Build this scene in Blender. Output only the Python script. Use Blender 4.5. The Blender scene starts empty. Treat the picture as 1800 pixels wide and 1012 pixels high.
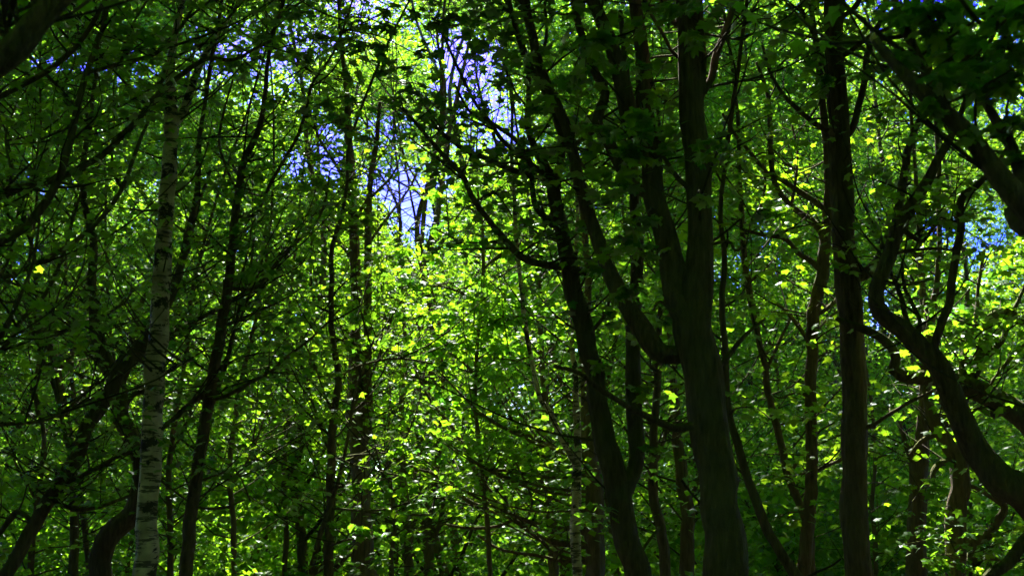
import bpy, math, random
import numpy as np
from mathutils import Vector, Matrix

# ------------------------------------------------------------------ camera, sky, sun, exposure
SC = bpy.context.scene
C = SC.collection
PITCH = math.radians(11.0)
CAMZ = 1.6
FPX = 2500.0                       # focal length in photo pixels (1800 wide)
cam = bpy.data.cameras.new('camera'); co = bpy.data.objects.new('camera', cam); C.objects.link(co)
co.location = (0, 0, CAMZ); co.rotation_euler = (math.pi/2 + PITCH, 0, 0)
cam.sensor_width = 36; cam.lens = FPX/1800*36; cam.clip_end = 2000; cam.clip_start = 0.05
cam.dof.use_dof = True; cam.dof.focus_distance = 17.0; cam.dof.aperture_fstop = 4.0
SC.camera = co

SUN_EL = math.radians(50); SUN_AZ = math.radians(-6)          # azimuth from +Y towards +X
S = np.array([math.sin(SUN_AZ)*math.cos(SUN_EL), math.cos(SUN_AZ)*math.cos(SUN_EL), math.sin(SUN_EL)])
w = bpy.data.worlds.new('World'); SC.world = w; w.use_nodes = True
nt = w.node_tree; bg = nt.nodes['Background']
sky = nt.nodes.new('ShaderNodeTexSky'); sky.sky_type = 'NISHITA'; sky.sun_disc = False
sky.sun_elevation = SUN_EL; sky.sun_rotation = SUN_AZ; sky.air_density = 1.0; sky.dust_density = 1.0; sky.ozone_density = 3.0
hsv = nt.nodes.new('ShaderNodeHueSaturation'); hsv.inputs['Saturation'].default_value = 2.0; hsv.inputs['Hue'].default_value = 0.557
nt.links.new(sky.outputs[0], hsv.inputs['Color']); nt.links.new(hsv.outputs[0], bg.inputs[0])
bg.inputs[1].default_value = 0.15
sl = bpy.data.lights.new('sun', 'SUN'); so = bpy.data.objects.new('sun', sl); C.objects.link(so)
sl.energy = 3.8; sl.angle = math.radians(0.53); sl.color = (1.0, 0.95, 0.84)
so.rotation_euler = Vector(-S).to_track_quat('-Z', 'Y').to_euler()
SC.view_settings.view_transform = 'Standard'; SC.view_settings.look = 'None'
SC.view_settings.exposure = 2.55; SC.view_settings.gamma = 1.0; SC.view_settings.use_curve_mapping = False
SC.cycles.max_bounces = 4; SC.cycles.diffuse_bounces = 3; SC.cycles.transmission_bounces = 3; SC.cycles.glossy_bounces = 2
SC.cycles.use_denoising = True; SC.cycles.use_adaptive_sampling = True; SC.cycles.adaptive_threshold = 0.02; SC.cycles.sample_clamp_indirect = 6.0

rng = np.random.default_rng(7)
CANOPY_N = 14000
random.seed(7)

# ------------------------------------------------------------------ pixel <-> world
cp, sp = math.cos(PITCH), math.sin(PITCH)
def P(x, y, d):
    """photo pixel + distance in metres along the ground (Y) -> world point"""
    dx = (x-900)/FPX; dy = (506-y)/FPX
    v = np.array([dx, cp - dy*sp, sp + dy*cp]); t = d/v[1]
    return np.array([0, 0, CAMZ]) + v*t
def pix(p):
    p = np.atleast_2d(p); q = p - np.array([0, 0, CAMZ])
    fwd = q[:, 1]*cp + q[:, 2]*sp; up = -q[:, 1]*sp + q[:, 2]*cp
    fs = np.where(fwd > 0.1, fwd, np.nan)
    return 900 + FPX*q[:, 0]/fs, 506 - FPX*up/fs, fwd
def ground_z(x, y):
    x = np.asarray(x, float); y = np.asarray(y, float)
    r = np.sqrt(x*x + y*y)
    return (0.10*np.sin(x*0.31+1)*np.cos(y*0.23) + 0.05*np.sin(x*0.9+y*0.7)) * np.clip((r-2)/6, 0, 1)

# ------------------------------------------------------------------ materials
def mat(name):
    m = bpy.data.materials.new(name); m.use_nodes = True; n = m.node_tree; n.nodes.clear()
    return m, n, n.nodes.new('ShaderNodeOutputMaterial')
def ramp(n, stops, interp='LINEAR'):
    r = n.nodes.new('ShaderNodeValToRGB'); r.color_ramp.interpolation = interp
    e = r.color_ramp.elements
    while len(e) < len(stops): e.new(0.5)
    for k, (p, c) in enumerate(stops):
        e[k].position = p; e[k].color = (*c, 1) if len(c) == 3 else c
    return r
def noise(n, vec, scale, detail=4, rough=0.55, mscale=None):
    if mscale is not None:
        mp = n.nodes.new('ShaderNodeMapping'); mp.inputs['Scale'].default_value = mscale
        n.links.new(vec, mp.inputs['Vector']); vec = mp.outputs[0]
    t = n.nodes.new('ShaderNodeTexNoise'); t.inputs['Scale'].default_value = scale
    t.inputs['Detail'].default_value = detail; t.inputs['Roughness'].default_value = rough
    n.links.new(vec, t.inputs['Vector']); return t.outputs[0]
def mixc(n, fac, a, b):
    m = n.nodes.new('ShaderNodeMix'); m.data_type = 'RGBA'
    for s, v in ((m.inputs[0], fac), (m.inputs[6], a), (m.inputs[7], b)):
        if hasattr(v, 'is_linked') or hasattr(v, 'node'): n.links.new(v, s)
        else: s.default_value = v if not isinstance(v, tuple) else (*v, 1)
    return m.outputs[2]
def math_(n, op, a, b=None):
    m = n.nodes.new('ShaderNodeMath'); m.operation = op
    for s, v in ((m.inputs[0], a), (m.inputs[1], b)):
        if v is None: continue
        if hasattr(v, 'node'): n.links.new(v, s)
        else: s.default_value = v
    return m.outputs[0]

def bark_mat(name, dark, light, moss=0.35):
    m, n, out = mat(name)
    tc = n.nodes.new('ShaderNodeTexCoord').outputs['Object']
    ridges = noise(n, tc, 9, 6, 0.62, (3.2, 3.2, 0.55))
    fine = noise(n, tc, 60, 4, 0.6)
    big = noise(n, tc, 1.6, 3)
    col = ramp(n, [(0.3, dark), (0.7, light)]); n.links.new(ridges, col.inputs[0])
    blot = ramp(n, [(0.35, (0, 0, 0)), (0.7, (1, 1, 1))]); n.links.new(big, blot.inputs[0])
    c1 = mixc(n, math_(n, 'MULTIPLY', blot.outputs[0], 0.6), col.outputs[0], (0.20, 0.19, 0.13))
    # moss grows on upward and on one side of faces
    g = n.nodes.new('ShaderNodeNewGeometry'); sx = n.nodes.new('ShaderNodeSeparateXYZ'); n.links.new(g.outputs['Normal'], sx.inputs[0])
    side = math_(n, 'ADD', sx.outputs['Z'], math_(n, 'MULTIPLY', noise(n, tc, 5, 5, 0.65), 1.5))
    mr = ramp(n, [(0.0, (0, 0, 0)), (1.0, (1, 1, 1))])
    mr.color_ramp.elements[0].position = min(0.98, 0.95-moss*0.5); mr.color_ramp.elements[1].position = 1.0
    n.links.new(math_(n, 'MULTIPLY', side, 0.62), mr.inputs[0])
    c2 = mixc(n, mr.outputs[0], c1, (0.13, 0.16, 0.022))
    b = n.nodes.new('ShaderNodeBsdfPrincipled'); b.inputs['Roughness'].default_value = 0.92
    b.inputs['Specular IOR Level'].default_value = 0.25
    n.links.new(c2, b.inputs['Base Color'])
    bump = n.nodes.new('ShaderNodeBump'); bump.inputs['Strength'].default_value = 1.0; bump.inputs['Distance'].default_value = 0.06
    n.links.new(math_(n, 'ADD', ridges, math_(n, 'MULTIPLY', fine, 0.25)), bump.inputs['Height'])
    n.links.new(bump.outputs[0], b.inputs['Normal']); n.links.new(b.outputs[0], out.inputs[0])
    return m
def birch_mat():
    m, n, out = mat('birch_bark')
    tc = n.nodes.new('ShaderNodeTexCoord').outputs['Object']
    base = ramp(n, [(0.3, (0.40, 0.31, 0.19)), (0.7, (0.86, 0.75, 0.54))]); n.links.new(noise(n, tc, 7, 5), base.inputs[0])
    lent = ramp(n, [(0.54, (0, 0, 0)), (0.59, (1, 1, 1))]); n.links.new(noise(n, tc, 5, 4, 0.6, (0.9, 0.9, 5)), lent.inputs[0])
    scar = ramp(n, [(0.53, (0, 0, 0)), (0.57, (1, 1, 1))]); n.links.new(noise(n, tc, 3.4, 6, 0.72, (1.2, 1.2, 1.7)), scar.inputs[0])
    c1 = mixc(n, math_(n, 'MULTIPLY', lent.outputs[0], 0.85), base.outputs[0], (0.05, 0.045, 0.04))
    c2 = mixc(n, scar.outputs[0], c1, (0.035, 0.03, 0.025))
    alg = ramp(n, [(0.5, (0, 0, 0)), (0.75, (1, 1, 1))]); n.links.new(noise(n, tc, 1.1, 3), alg.inputs[0])
    c3 = mixc(n, math_(n, 'MULTIPLY', alg.outputs[0], 0.5), c2, (0.16, 0.16, 0.08))
    b = n.nodes.new('ShaderNodeBsdfPrincipled'); b.inputs['Roughness'].default_value = 0.75
    n.links.new(c3, b.inputs['Base Color'])
    bump = n.nodes.new('ShaderNodeBump'); bump.inputs['Strength'].default_value = 0.5; bump.inputs['Distance'].default_value = 0.01; bump.invert = True
    n.links.new(math_(n, 'ADD', lent.outputs[0], scar.outputs[0]), bump.inputs['Height']); n.links.new(bump.outputs[0], b.inputs['Normal'])
    n.links.new(b.outputs[0], out.inputs[0]); return m
def leaf_mat(name, island=True, shift=0.0):
    m, n, out = mat(name)
    if island:
        g = n.nodes.new('ShaderNodeNewGeometry'); r = g.outputs['Random Per Island']
    else:
        r = math_(n, 'MULTIPLY', n.nodes.new('ShaderNodeObjectInfo').outputs['Random'], 0.8)
    if island: r = math_(n, 'ADD', math_(n, 'MULTIPLY', r, 0.62), math_(n, 'MULTIPLY', n.nodes.new('ShaderNodeObjectInfo').outputs['Random'], 0.38))
    cd = ramp(n, [(0.0, (0.02, 0.055, 0.016)), (0.55, (0.034, 0.08, 0.014)), (0.93, (0.065, 0.11, 0.012)), (1.0, (0.07, 0.11, 0.015))])
    ct = ramp(n, [(0.0, (0.07, 0.24, 0.016)), (0.5, (0.18, 0.375, 0.010)), (0.92, (0.25, 0.43, 0.010)), (1.0, (0.27, 0.42, 0.012))])
    n.links.new(r, cd.inputs[0]); n.links.new(r, ct.inputs[0])
    d = n.nodes.new('ShaderNodeBsdfDiffuse'); t = n.nodes.new('ShaderNodeBsdfTranslucent')
    n.links.new(cd.outputs[0], d.inputs[0]); n.links.new(ct.outputs[0], t.inputs[0])
    a = n.nodes.new('ShaderNodeAddShader'); n.links.new(d.outputs[0], a.inputs[0]); n.links.new(t.outputs[0], a.inputs[1])
    gl = n.nodes.new('ShaderNodeBsdfGlossy'); gl.inputs['Roughness'].default_value = 0.42; gl.inputs[0].default_value = (0.9, 0.95, 1, 1)
    fr = n.nodes.new('ShaderNodeFresnel'); fr.inputs['IOR'].default_value = 1.38
    mx = n.nodes.new('ShaderNodeMixShader'); n.links.new(math_(n, 'MULTIPLY', fr.outputs[0], 0.2), mx.inputs[0])
    n.links.new(a.outputs[0], mx.inputs[1]); n.links.new(gl.outputs[0], mx.inputs[2]); n.links.new(mx.outputs[0], out.inputs[0])
    return m
def ground_mat():
    m, n, out = mat('leaf_litter')
    tc = n.nodes.new('ShaderNodeTexCoord').outputs['Object']
    c = ramp(n, [(0.3, (0.03, 0.022, 0.013)), (0.55, (0.075, 0.05, 0.028)), (0.8, (0.05, 0.07, 0.02))]); n.links.new(noise(n, tc, 2.2, 8, 0.7), c.inputs[0])
    b = n.nodes.new('ShaderNodeBsdfPrincipled'); b.inputs['Roughness'].default_value = 0.95; n.links.new(c.outputs[0], b.inputs['Base Color'])
    bump = n.nodes.new('ShaderNodeBump'); bump.inputs['Distance'].default_value = 0.05; n.links.new(noise(n, tc, 22, 6, 0.7), bump.inputs['Height'])
    n.links.new(bump.outputs[0], b.inputs['Normal']); n.links.new(b.outputs[0], out.inputs[0]); return m
M_BARK = bark_mat('maple_bark', (0.055, 0.036, 0.021), (0.25, 0.175, 0.105), 0.35)
M_MOSS = bark_mat('mossy_bark', (0.05, 0.036, 0.02), (0.21, 0.155, 0.085), 0.85)
M_TWIG = bark_mat('twig_bark', (0.03, 0.021, 0.013), (0.075, 0.053, 0.034), 0.05)
M_BIRCH = birch_mat()
M_LEAF = leaf_mat('maple_leaf'); M_LEAFO = leaf_mat('maple_leaf_single', island=False)
def plain(name, c, r=0.8):
    m, n, out = mat(name); b = n.nodes.new('ShaderNodeBsdfPrincipled'); tc = n.nodes.new('ShaderNodeTexCoord').outputs['Object']
    cr = ramp(n, [(0.3, tuple(0.8*a for a in c)), (0.7, tuple(min(1, 1.15*a) for a in c))]); n.links.new(noise(n, tc, 30), cr.inputs[0])
    n.links.new(cr.outputs[0], b.inputs['Base Color']); b.inputs['Roughness'].default_value = r; n.links.new(b.outputs[0], out.inputs[0]); return m
M_WOOD = plain('broken_wood', (0.42, 0.29, 0.16))

# ------------------------------------------------------------------ mesh helpers
def make_mesh(name, verts, tris, mats, midx=None, smooth=None):
    verts = np.asarray(verts, np.float32); tris = np.asarray(tris, np.int32)
    me = bpy.data.meshes.new(name)
    me.vertices.add(len(verts)); me.vertices.foreach_set('co', verts.ravel())
    me.loops.add(tris.size); me.loops.foreach_set('vertex_index', tris.ravel())
    me.polygons.add(len(tris)); me.polygons.foreach_set('loop_start', np.arange(0, tris.size, 3, dtype=np.int32))
    for m in mats: me.materials.append(m)
    if midx is not None: me.polygons.foreach_set('material_index', np.asarray(midx, np.int32))
    if smooth is not None: me.polygons.foreach_set('use_smooth', np.asarray(smooth, bool))
    me.update(calc_edges=True); return me
class Bag:
    """collects triangles of tubes (smooth) and leaves (flat)"""
    def __init__(s): s.v = []; s.t = []; s.m = []; s.s = []; s.n = 0
    def add(s, v, t, m, smooth):
        if len(t) == 0: return
        s.v.append(v); s.t.append(np.asarray(t)+s.n); s.n += len(v)
        s.m.append(np.full(len(t), m)); s.s.append(np.full(len(t), smooth))
    def build(s, name, mats, parent=None, base=(0, 0, 0)):
        me = make_mesh(name, np.concatenate(s.v)-np.asarray(base), np.concatenate(s.t), mats, np.concatenate(s.m), np.concatenate(s.s))
        o = bpy.data.objects.new(name, me); C.objects.link(o); o.parent = parent; return o

def smooth_path(pts, step):
    """Catmull-Rom through rows (x,y,z,r), resampled about every step metres"""
    p = np.asarray(pts, float); out = []
    q = np.vstack([2*p[0]-p[1], p, 2*p[-1]-p[-2]])
    for i in range(1, len(q)-2):
        L = np.linalg.norm(q[i+1, :3]-q[i, :3]); k = max(1, int(math.ceil(L/step)))
        t = (np.arange(k)/k)[:, None]
        a, b, c, d = q[i-1], q[i], q[i+1], q[i+2]
        out.append(0.5*((2*b)+(c-a)*t+(2*a-5*b+4*c-d)*t**2+(-a+3*b-3*c+d)*t**3))
    out.append(p[-1:]); r = np.vstack(out); r[:, 3] = np.maximum(r[:, 3], 0.002); return r
_gr = np.random.default_rng(11)
def tube(path, sides=8, lumps=0.06, cap=True):
    n = len(path); c = path[:, :3]; r = path[:, 3]
    tg = np.gradient(c, axis=0) if n > 2 else np.repeat((c[-1:]-c[:1]), n, 0)
    tg /= np.linalg.norm(tg, axis=1)[:, None]+1e-9
    u = np.zeros((n, 3)); ref = np.array([0.31, 0.94, 0.12])
    u0 = ref - tg[0]*ref.dot(tg[0]); u0 /= np.linalg.norm(u0)+1e-9
    for i in range(n):
        u0 = u0 - tg[i]*u0.dot(tg[i]); u0 /= np.linalg.norm(u0)+1e-9; u[i] = u0
    v = np.cross(tg, u)
    th = np.arange(sides)/sides*2*np.pi
    s = np.concatenate([[0], np.cumsum(np.linalg.norm(np.diff(c, axis=0), axis=1))])
    lump = np.zeros((n, sides))
    if lumps > 0:
        for k in range(5):
            a = _gr.integers(1, 4); f = _gr.uniform(1, 7); ph = _gr.uniform(0, 6.28, 2)
            lump += np.sin(a*th[None, :]+ph[0]+0.7*np.sin(f*0.4*s)[:, None])*np.sin(f*s+ph[1])[:, None]
        lump *= lumps/1.6
        if sides > 12:                                   # furrows, burls and old branch scars
            for k in range(7):
                a = _gr.integers(4, 10); f = _gr.uniform(2, 9); ph = _gr.uniform(0, 6.28, 3)
                lump += lumps*0.22*np.sin(a*th[None, :]+ph[0]+1.3*np.sin(f*0.35*s+ph[1])[:, None])*(0.6+0.4*np.sin(f*s+ph[2]))[:, None]
            for k in range(int(2+s[-1]*1.1)):
                s0 = _gr.uniform(0, s[-1]); t0 = _gr.uniform(0, 6.28); wd = _gr.uniform(0.5, 1.6)*r.mean(); am = _gr.uniform(0.08, 0.3)*_gr.choice([1, 1, 1, -0.5])
                dth = np.angle(np.exp(1j*(th-t0)))
                lump += am*np.exp(-((s-s0)/wd)**2)[:, None]*np.exp(-(dth*1.6)**2)[None, :]
    rr = r[:, None]*(1+lump)
    V = c[:, None, :]+rr[..., None]*(np.cos(th)[None, :, None]*u[:, None, :]+np.sin(th)[None, :, None]*v[:, None, :])
    V = V.reshape(-1, 3); i = np.arange(n-1)[:, None]*sides; j = np.arange(sides)[None, :]; k = (j+1) % sides
    a = (i+j).ravel(); b = (i+k).ravel(); cc = (i+sides+k).ravel(); d = (i+sides+j).ravel()
    T = np.concatenate([np.stack([a, b, cc], 1), np.stack([a, cc, d], 1)])
    if cap:
        V = np.vstack([V, c[-1]+tg[-1]*r[-1]*0.6]); e = len(V)-1; jj = np.arange(sides)+(n-1)*sides
        T = np.vstack([T, np.stack([jj, np.roll(jj, -1), np.full(sides, e)], 1)])
    return V, T

# leaf templates: base at origin, tip towards +Y, upper face +Z, width about 1
def leaf_fan(outline, fold=0.16, droop=0.22, mid=(0, 0.38)):
    o = np.array(outline, float); pts = np.vstack([[mid], o])
    z = -fold*np.abs(pts[:, 0])-droop*pts[:, 1]**2
    V = np.column_stack([pts, z]); n = len(o)
    T = np.array([[0, 1+(k+1) % n, 1+k] for k in range(n)])[:, ::-1]
    return V, T
def sym(half):
    return [(0, 0.02)]+[(x, y) for x, y in half]+[(0, 1.0)]+[(-x, y) for x, y in reversed(half)]
L_HERO = leaf_fan(sym([(0.22, -0.10), (0.36, -0.02), (0.27, 0.12), (0.50, 0.22), (0.44, 0.34), (0.56, 0.56), (0.38, 0.52), (0.34, 0.60), (0.17, 0.55), (0.22, 0.76), (0.10, 0.80)]))
L_MID = leaf_fan(sym([(0.30, -0.06), (0.30, 0.14), (0.55, 0.50), (0.20, 0.55), (0.14, 0.82)]))
L_LOW = (np.array([[0, 0, 0], [0.5, 0.42, -0.1], [0, 1, -0.22], [-0.5, 0.42, -0.1], [0, 0.4, 0.0]]), np.array([[0, 1, 4], [1, 2, 4], [2, 3, 4], [3, 0, 4]]))
L_FAR = (np.array([[0, 0, 0], [0.48, 0.45, -0.1], [0, 1, -0.15], [-0.48, 0.45, -0.1]]), np.array([[0, 1, 2], [0, 2, 3]]))
def leaf_frames(n, tilt=0.45, rg=rng):
    nz = np.column_stack([rg.normal(0, tilt, (n, 2)), np.ones(n)]); nz /= np.linalg.norm(nz, axis=1)[:, None]
    a = rg.uniform(0, 2*np.pi, n); h = np.column_stack([np.cos(a), np.sin(a), rg.normal(-0.25, 0.2, n)])
    y = h-nz*(h*nz).sum(1)[:, None]; y /= np.linalg.norm(y, axis=1)[:, None]
    x = np.cross(y, nz); return np.stack([x, y, nz], 2)        # columns = axes
def leaves_geo(pos, size, tmpl, tilt=0.45, rg=rng):
    V, T = tmpl; n = len(pos)
    if n == 0: return np.zeros((0, 3)), np.zeros((0, 3), int)
    F = leaf_frames(n, tilt, rg); W = np.einsum('nij,kj->nki', F, V)*size[:, None, None]+pos[:, None, :]
    return W.reshape(-1, 3), (T[None]+(np.arange(n)*len(V))[:, None, None]).reshape(-1, 3)

# ------------------------------------------------------------------ gaps in the canopy and shafts of sun
GAPS = [(570, 240, 26, 34, .9), (585, 290, 22, 22, .9), (545, 225, 40, 60, .45), (505, 285, 24, 22, .8), (475, 140, 34, 50, .55), (430, 180, 25, 30, .5), (690, 330, 42, 26, .9), (680, 215, 26, 22, .7), (650, 300, 26, 40, .4),
        (785, 85, 34, 22, .8), (810, 120, 36, 26, .9), (855, 110, 26, 30, .75), (790, 150, 50, 26, .5), (850, 175, 40, 40, .55), (770, 60, 30, 30, .6), (830, 185, 60, 25, .7), (722, 385, 42, 46, .93), (735, 335, 25, 20, .5), (900, 240, 35, 20, .6),
        (1715, 190, 30, 26, .6), (1765, 165, 18, 30, .6), (1700, 20, 30, 18, .7), (1760, 10, 20, 15, .6), (1745, 70, 18, 30, .6), (1540, 545, 18, 34, .9), (1655, 405, 18, 20, .55), (1745, 410, 18, 18, .45),
        (1770, 110, 16, 26, .6), (1590, 230, 30, 30, .4), (25, 310, 20, 20, .4), (15, 480, 22, 30, .6), (60, 430, 26, 16, .5), (280, 235, 12, 25, .5), (330, 250, 25, 30, .3), (380, 290, 20, 20, .5)]
_gg = np.random.default_rng(77)                # small chinks of sky
for x0, x1, y0, y1, m in ((0, 450, 0, 300, 26), (0, 260, 300, 620, 14), (430, 900, 0, 360, 26), (1250, 1800, 0, 260, 22), (1300, 1800, 260, 560, 14)):
    for k in range(m): GAPS.append((_gg.uniform(x0, x1), _gg.uniform(y0, y1), _gg.uniform(4, 11), _gg.uniform(4, 13), 0.85))
SHAFTS = []                                   # (point, radius)
_GMAP = {}
def keep_mask(p, gaps=True, shafts=True, rg=rng, grow=6, weight=1.0):
    k = np.ones(len(p), bool)
    if gaps:
        if grow not in _GMAP:                  # chance of an opening per 4-pixel cell
            yy, xx = np.mgrid[-100:1100:4, -100:1900:4]; m = np.zeros(xx.shape)
            for cx, cy, rx, ry, s in GAPS:
                gr = grow if rx > 14 else grow*0.3
                e = ((xx-cx)/(rx+gr))**2+((yy-cy)/(ry+gr))**2
                m = np.maximum(m, np.where(e < 1.25, s*np.clip(1.5-e, 0, 1)*1.25, 0))
            _GMAP[grow] = m
        x, y, f = pix(p); g = _GMAP[grow]; x = np.nan_to_num(x, nan=-999); y = np.nan_to_num(y, nan=-999)
        ix = ((x+100)/4).astype(int); iy = ((y+100)/4).astype(int); ok = (ix >= 0) & (ix < g.shape[1]) & (iy >= 0) & (iy < g.shape[0]) & (f > 8)
        pr = np.where(ok, g[np.clip(iy, 0, g.shape[0]-1), np.clip(ix, 0, g.shape[1]-1)], 0)
        k &= rg.random(len(p)) >= weight*pr
    if shafts:
        for q, r in SHAFTS:
            d = p-q; t = d@S; perp = np.linalg.norm(d-t[:, None]*S, axis=1)
            k &= ~((t > 0.8) & (perp < r))
    return k

# ------------------------------------------------------------------ setting
gx = np.concatenate([np.linspace(-400, -60, 18), np.linspace(-55, 55, 90), np.linspace(60, 400, 18)])
gy = np.concatenate([np.linspace(-300, -35, 14), np.linspace(-30, 90, 100), np.linspace(95, 500, 18)])
X, Y = np.meshgrid(gx, gy); Z = ground_z(X, Y); nx = len(gx)
i, j = np.meshgrid(np.arange(len(gy)-1), np.arange(nx-1), indexing='ij'); a = (i*nx+j).ravel()
g = bpy.data.objects.new('ground', make_mesh('ground', np.column_stack([X.ravel(), Y.ravel(), Z.ravel()]),
      np.concatenate([np.stack([a, a+1, a+nx+1], 1), np.stack([a, a+nx+1, a+nx], 1)]), [ground_mat()], smooth=np.ones(2*len(a), bool)))
C.objects.link(g); g['kind'] = 'structure'

# ------------------------------------------------------------------ traced trees
def empty(name, loc, label, cat, group=None):
    o = bpy.data.objects.new(name, None); C.objects.link(o); o.location = Vector(loc); o.empty_display_size = 0.2
    o['label'] = label; o['category'] = cat
    if group: o['group'] = group
    return o
LEAF_MESHES = []
for k in range(4):
    V, T = L_HERO; V = V.copy(); rg = np.random.default_rng(50+k)
    V[:, :2] *= 1+rg.normal(0, 0.05, (len(V), 2)); V[:, 2] += rg.normal(0, 0.035, len(V)); V[:, 2] *= 0.7+0.4*k
    LEAF_MESHES.append(make_mesh('leaf', V, T, [M_LEAFO]))

def twig_path(p0, direc, length, r0, rg, up=0.25, n=5, wig=0.18):
    d = np.array(direc, float); d /= np.linalg.norm(d); pts = [np.append(p0, r0)]; p = np.array(p0, float)
    for k in range(n):
        d = d+rg.normal(0, wig, 3); d[2] += up/n; d /= np.linalg.norm(d)
        p = p+d*length/n; pts.append(np.append(p, r0*(1-(k+1)/n*0.8)))
    return np.array(pts)

class Tree:
    def __init__(s, name, label, cat, depth, trunk, bark=M_BARK, seed=0, grow_top=True, top_h=14, flare=1.5, lean_out=0.0, group=None, moss_limbs=False):
        s.rg = np.random.default_rng(seed+100); s.depth = depth; s.bark = bark; s.stems = []; s.nleaf = 0
        pts = []
        for q in trunk:
            x, y, wd = q[:3]; d = depth+(q[3] if len(q) > 3 else 0)
            p = P(x, y, d); slant = np.linalg.norm(p-[0, 0, CAMZ]); pts.append(np.append(p, wd*slant/FPX/2))
        pts = np.array(pts)
        # carry the foot of the trunk down to the ground
        dirn = pts[0, :3]-pts[1, :3]; dirn /= np.linalg.norm(dirn)
        foot = []
        p = pts[0].copy(); dz = p[2]-float(ground_z(p[0], p[1]))
        if dz > 0.05:
            hor = dirn[:2]/max(0.4, -dirn[2]); k = 5
            for q in range(1, k+1):
                f = q/k; t = dz*f
                x = p[0]+hor[0]*dz*(f-0.45*f*f); y = p[1]+hor[1]*dz*(f-0.45*f*f)
                foot.append([x, y, p[2]-dz*f, p[3]*(1+(flare-1)*f**3*0.9+0.06*f)])
            foot[-1][2] = float(ground_z(foot[-1][0], foot[-1][1]))-0.12
        full = np.vstack([np.array(foot[::-1]).reshape(-1, 4), pts])
        s.base = np.array([full[0, 0], full[0, 1], float(ground_z(full[0, 0], full[0, 1]))])
        if grow_top and full[-1, 2] < top_h:
            d = full[-1, :3]-full[-3, :3]; d /= np.linalg.norm(d); p = full[-1].copy(); nseg = 6; L = (top_h-p[2])*1.05/nseg
            ext = []
            for q in range(nseg):
                d = d+np.append(s.rg.normal(0, 0.10, 2), 0.12); d /= np.linalg.norm(d)
                p = p.copy(); p[:3] += d*L; p[3] = full[-1, 3]*(1-(q+1)/nseg*0.85); ext.append(p)
            full = np.vstack([full, ext])
        s.root = empty(name, s.base, label, cat, group)
        s.crown = Bag(); s.ntw = 0
        s._tube(full, 'trunk', 26 if full[:, 3].max() > 0.09 else 13, bark, 0.09)
    def _tube(s, pts, name, sides, bark, lumps=0.06):
        r = pts[:, 3].mean(); path = smooth_path(pts, max(0.05, min(0.25, r*0.9 if name == 'trunk' else r*1.6)))
        w_ = s.rg.normal(0, 1, (len(path), 3)); 
        for k in range(3): w_[1:-1] = (w_[:-2]+w_[1:-1]+w_[2:])/3
        path[1:-1, :3] += w_[1:-1]*path[1:-1, 3:4]*0.22
        b = Bag(); V, T = tube(path, sides, lumps); b.add(V, T, 0, True); o = b.build(name, [bark], s.root, s.base)
        s.stems.append(path); return o
    def nearest(s, x, y):
        best = None
        for st in s.stems:
            px, py, f = pix(st[:, :3]); e = (px-x)**2+(py-y)**2
            k = int(np.nanargmin(e))
            if best is None or e[k] < best[0]: best = (e[k], st[k])
        return best[1]
    def branch(s, trace, dend=None, bark=None, up=True):
        """trace: (x, y, width) photo points from the fork outwards; dend: how far the far end lies behind (+) or before (-) the fork"""
        q = s.nearest(trace[0][0], trace[0][1]); d0 = q[1]
        L = sum(math.hypot(trace[k+1][0]-trace[k][0], trace[k+1][1]-trace[k][1]) for k in range(len(trace)-1))*d0/FPX
        if dend is None: dend = s.rg.uniform(-0.35, 0.5)*L
        pts = [np.append(q[:3], trace[0][2]*d0/FPX/2)]; acc = 0
        for k in range(1, len(trace)):
            acc += math.hypot(trace[k][0]-trace[k-1][0], trace[k][1]-trace[k-1][1])*d0/FPX
            p = P(trace[k][0], trace[k][1], d0+dend*acc/L); pts.append(np.append(p, trace[k][2]*np.linalg.norm(p-[0, 0, CAMZ])/FPX/2))
        return s._tube(np.array(pts), 'branch', 13 if trace[0][2] > 15 else 8, bark or s.bark, 0.09)
    def twigs(s, n, leaves=18, length=(0.5, 1.4), size=0.11, zmin=2.0, spread=0.22, tmpl=L_MID, stems=None, gaps=True, rmax=0.09, tilt=0.5):
        """leafy side twigs on the thinner stems, joined into the crown"""
        pool = [st[1:][(st[1:, 2] > zmin) & (st[1:, 3] < rmax)] for st in (stems or s.stems)]; pool = [p for p in pool if len(p)]
        if not pool: return
        allp = np.vstack(pool); pos = []
        for k in range(n):
            q = allp[s.rg.integers(len(allp))]; a = s.rg.uniform(0, 2*np.pi)
            L = s.rg.uniform(*length); path = twig_path(q[:3], [math.cos(a), math.sin(a), s.rg.uniform(0.1, 0.9)], L, max(0.004, min(0.012, q[3]*0.5)), s.rg, up=-0.1)
            V, T = tube(path, 4, 0, False); s.crown.add(V, T, 0, True)
            t = s.rg.uniform(0.25, 1.05, leaves)*(len(path)-1); i0 = np.clip(t.astype(int), 0, len(path)-2); f = (t-i0)[:, None]
            pp = path[i0, :3]*(1-f)+path[i0+1, :3]*f
            pos.append(pp+s.rg.normal(0, 1, (leaves, 3))*np.array([spread, spread, spread*0.35]))
        pos = np.vstack(pos); pos = pos[keep_mask(pos, gaps, True, s.rg, 0, 0.6)]
        V, T = leaves_geo(pos, size*s.rg.uniform(0.65, 1.25, len(pos)), tmpl, tilt, s.rg); s.crown.add(V, T, 1, False)
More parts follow.
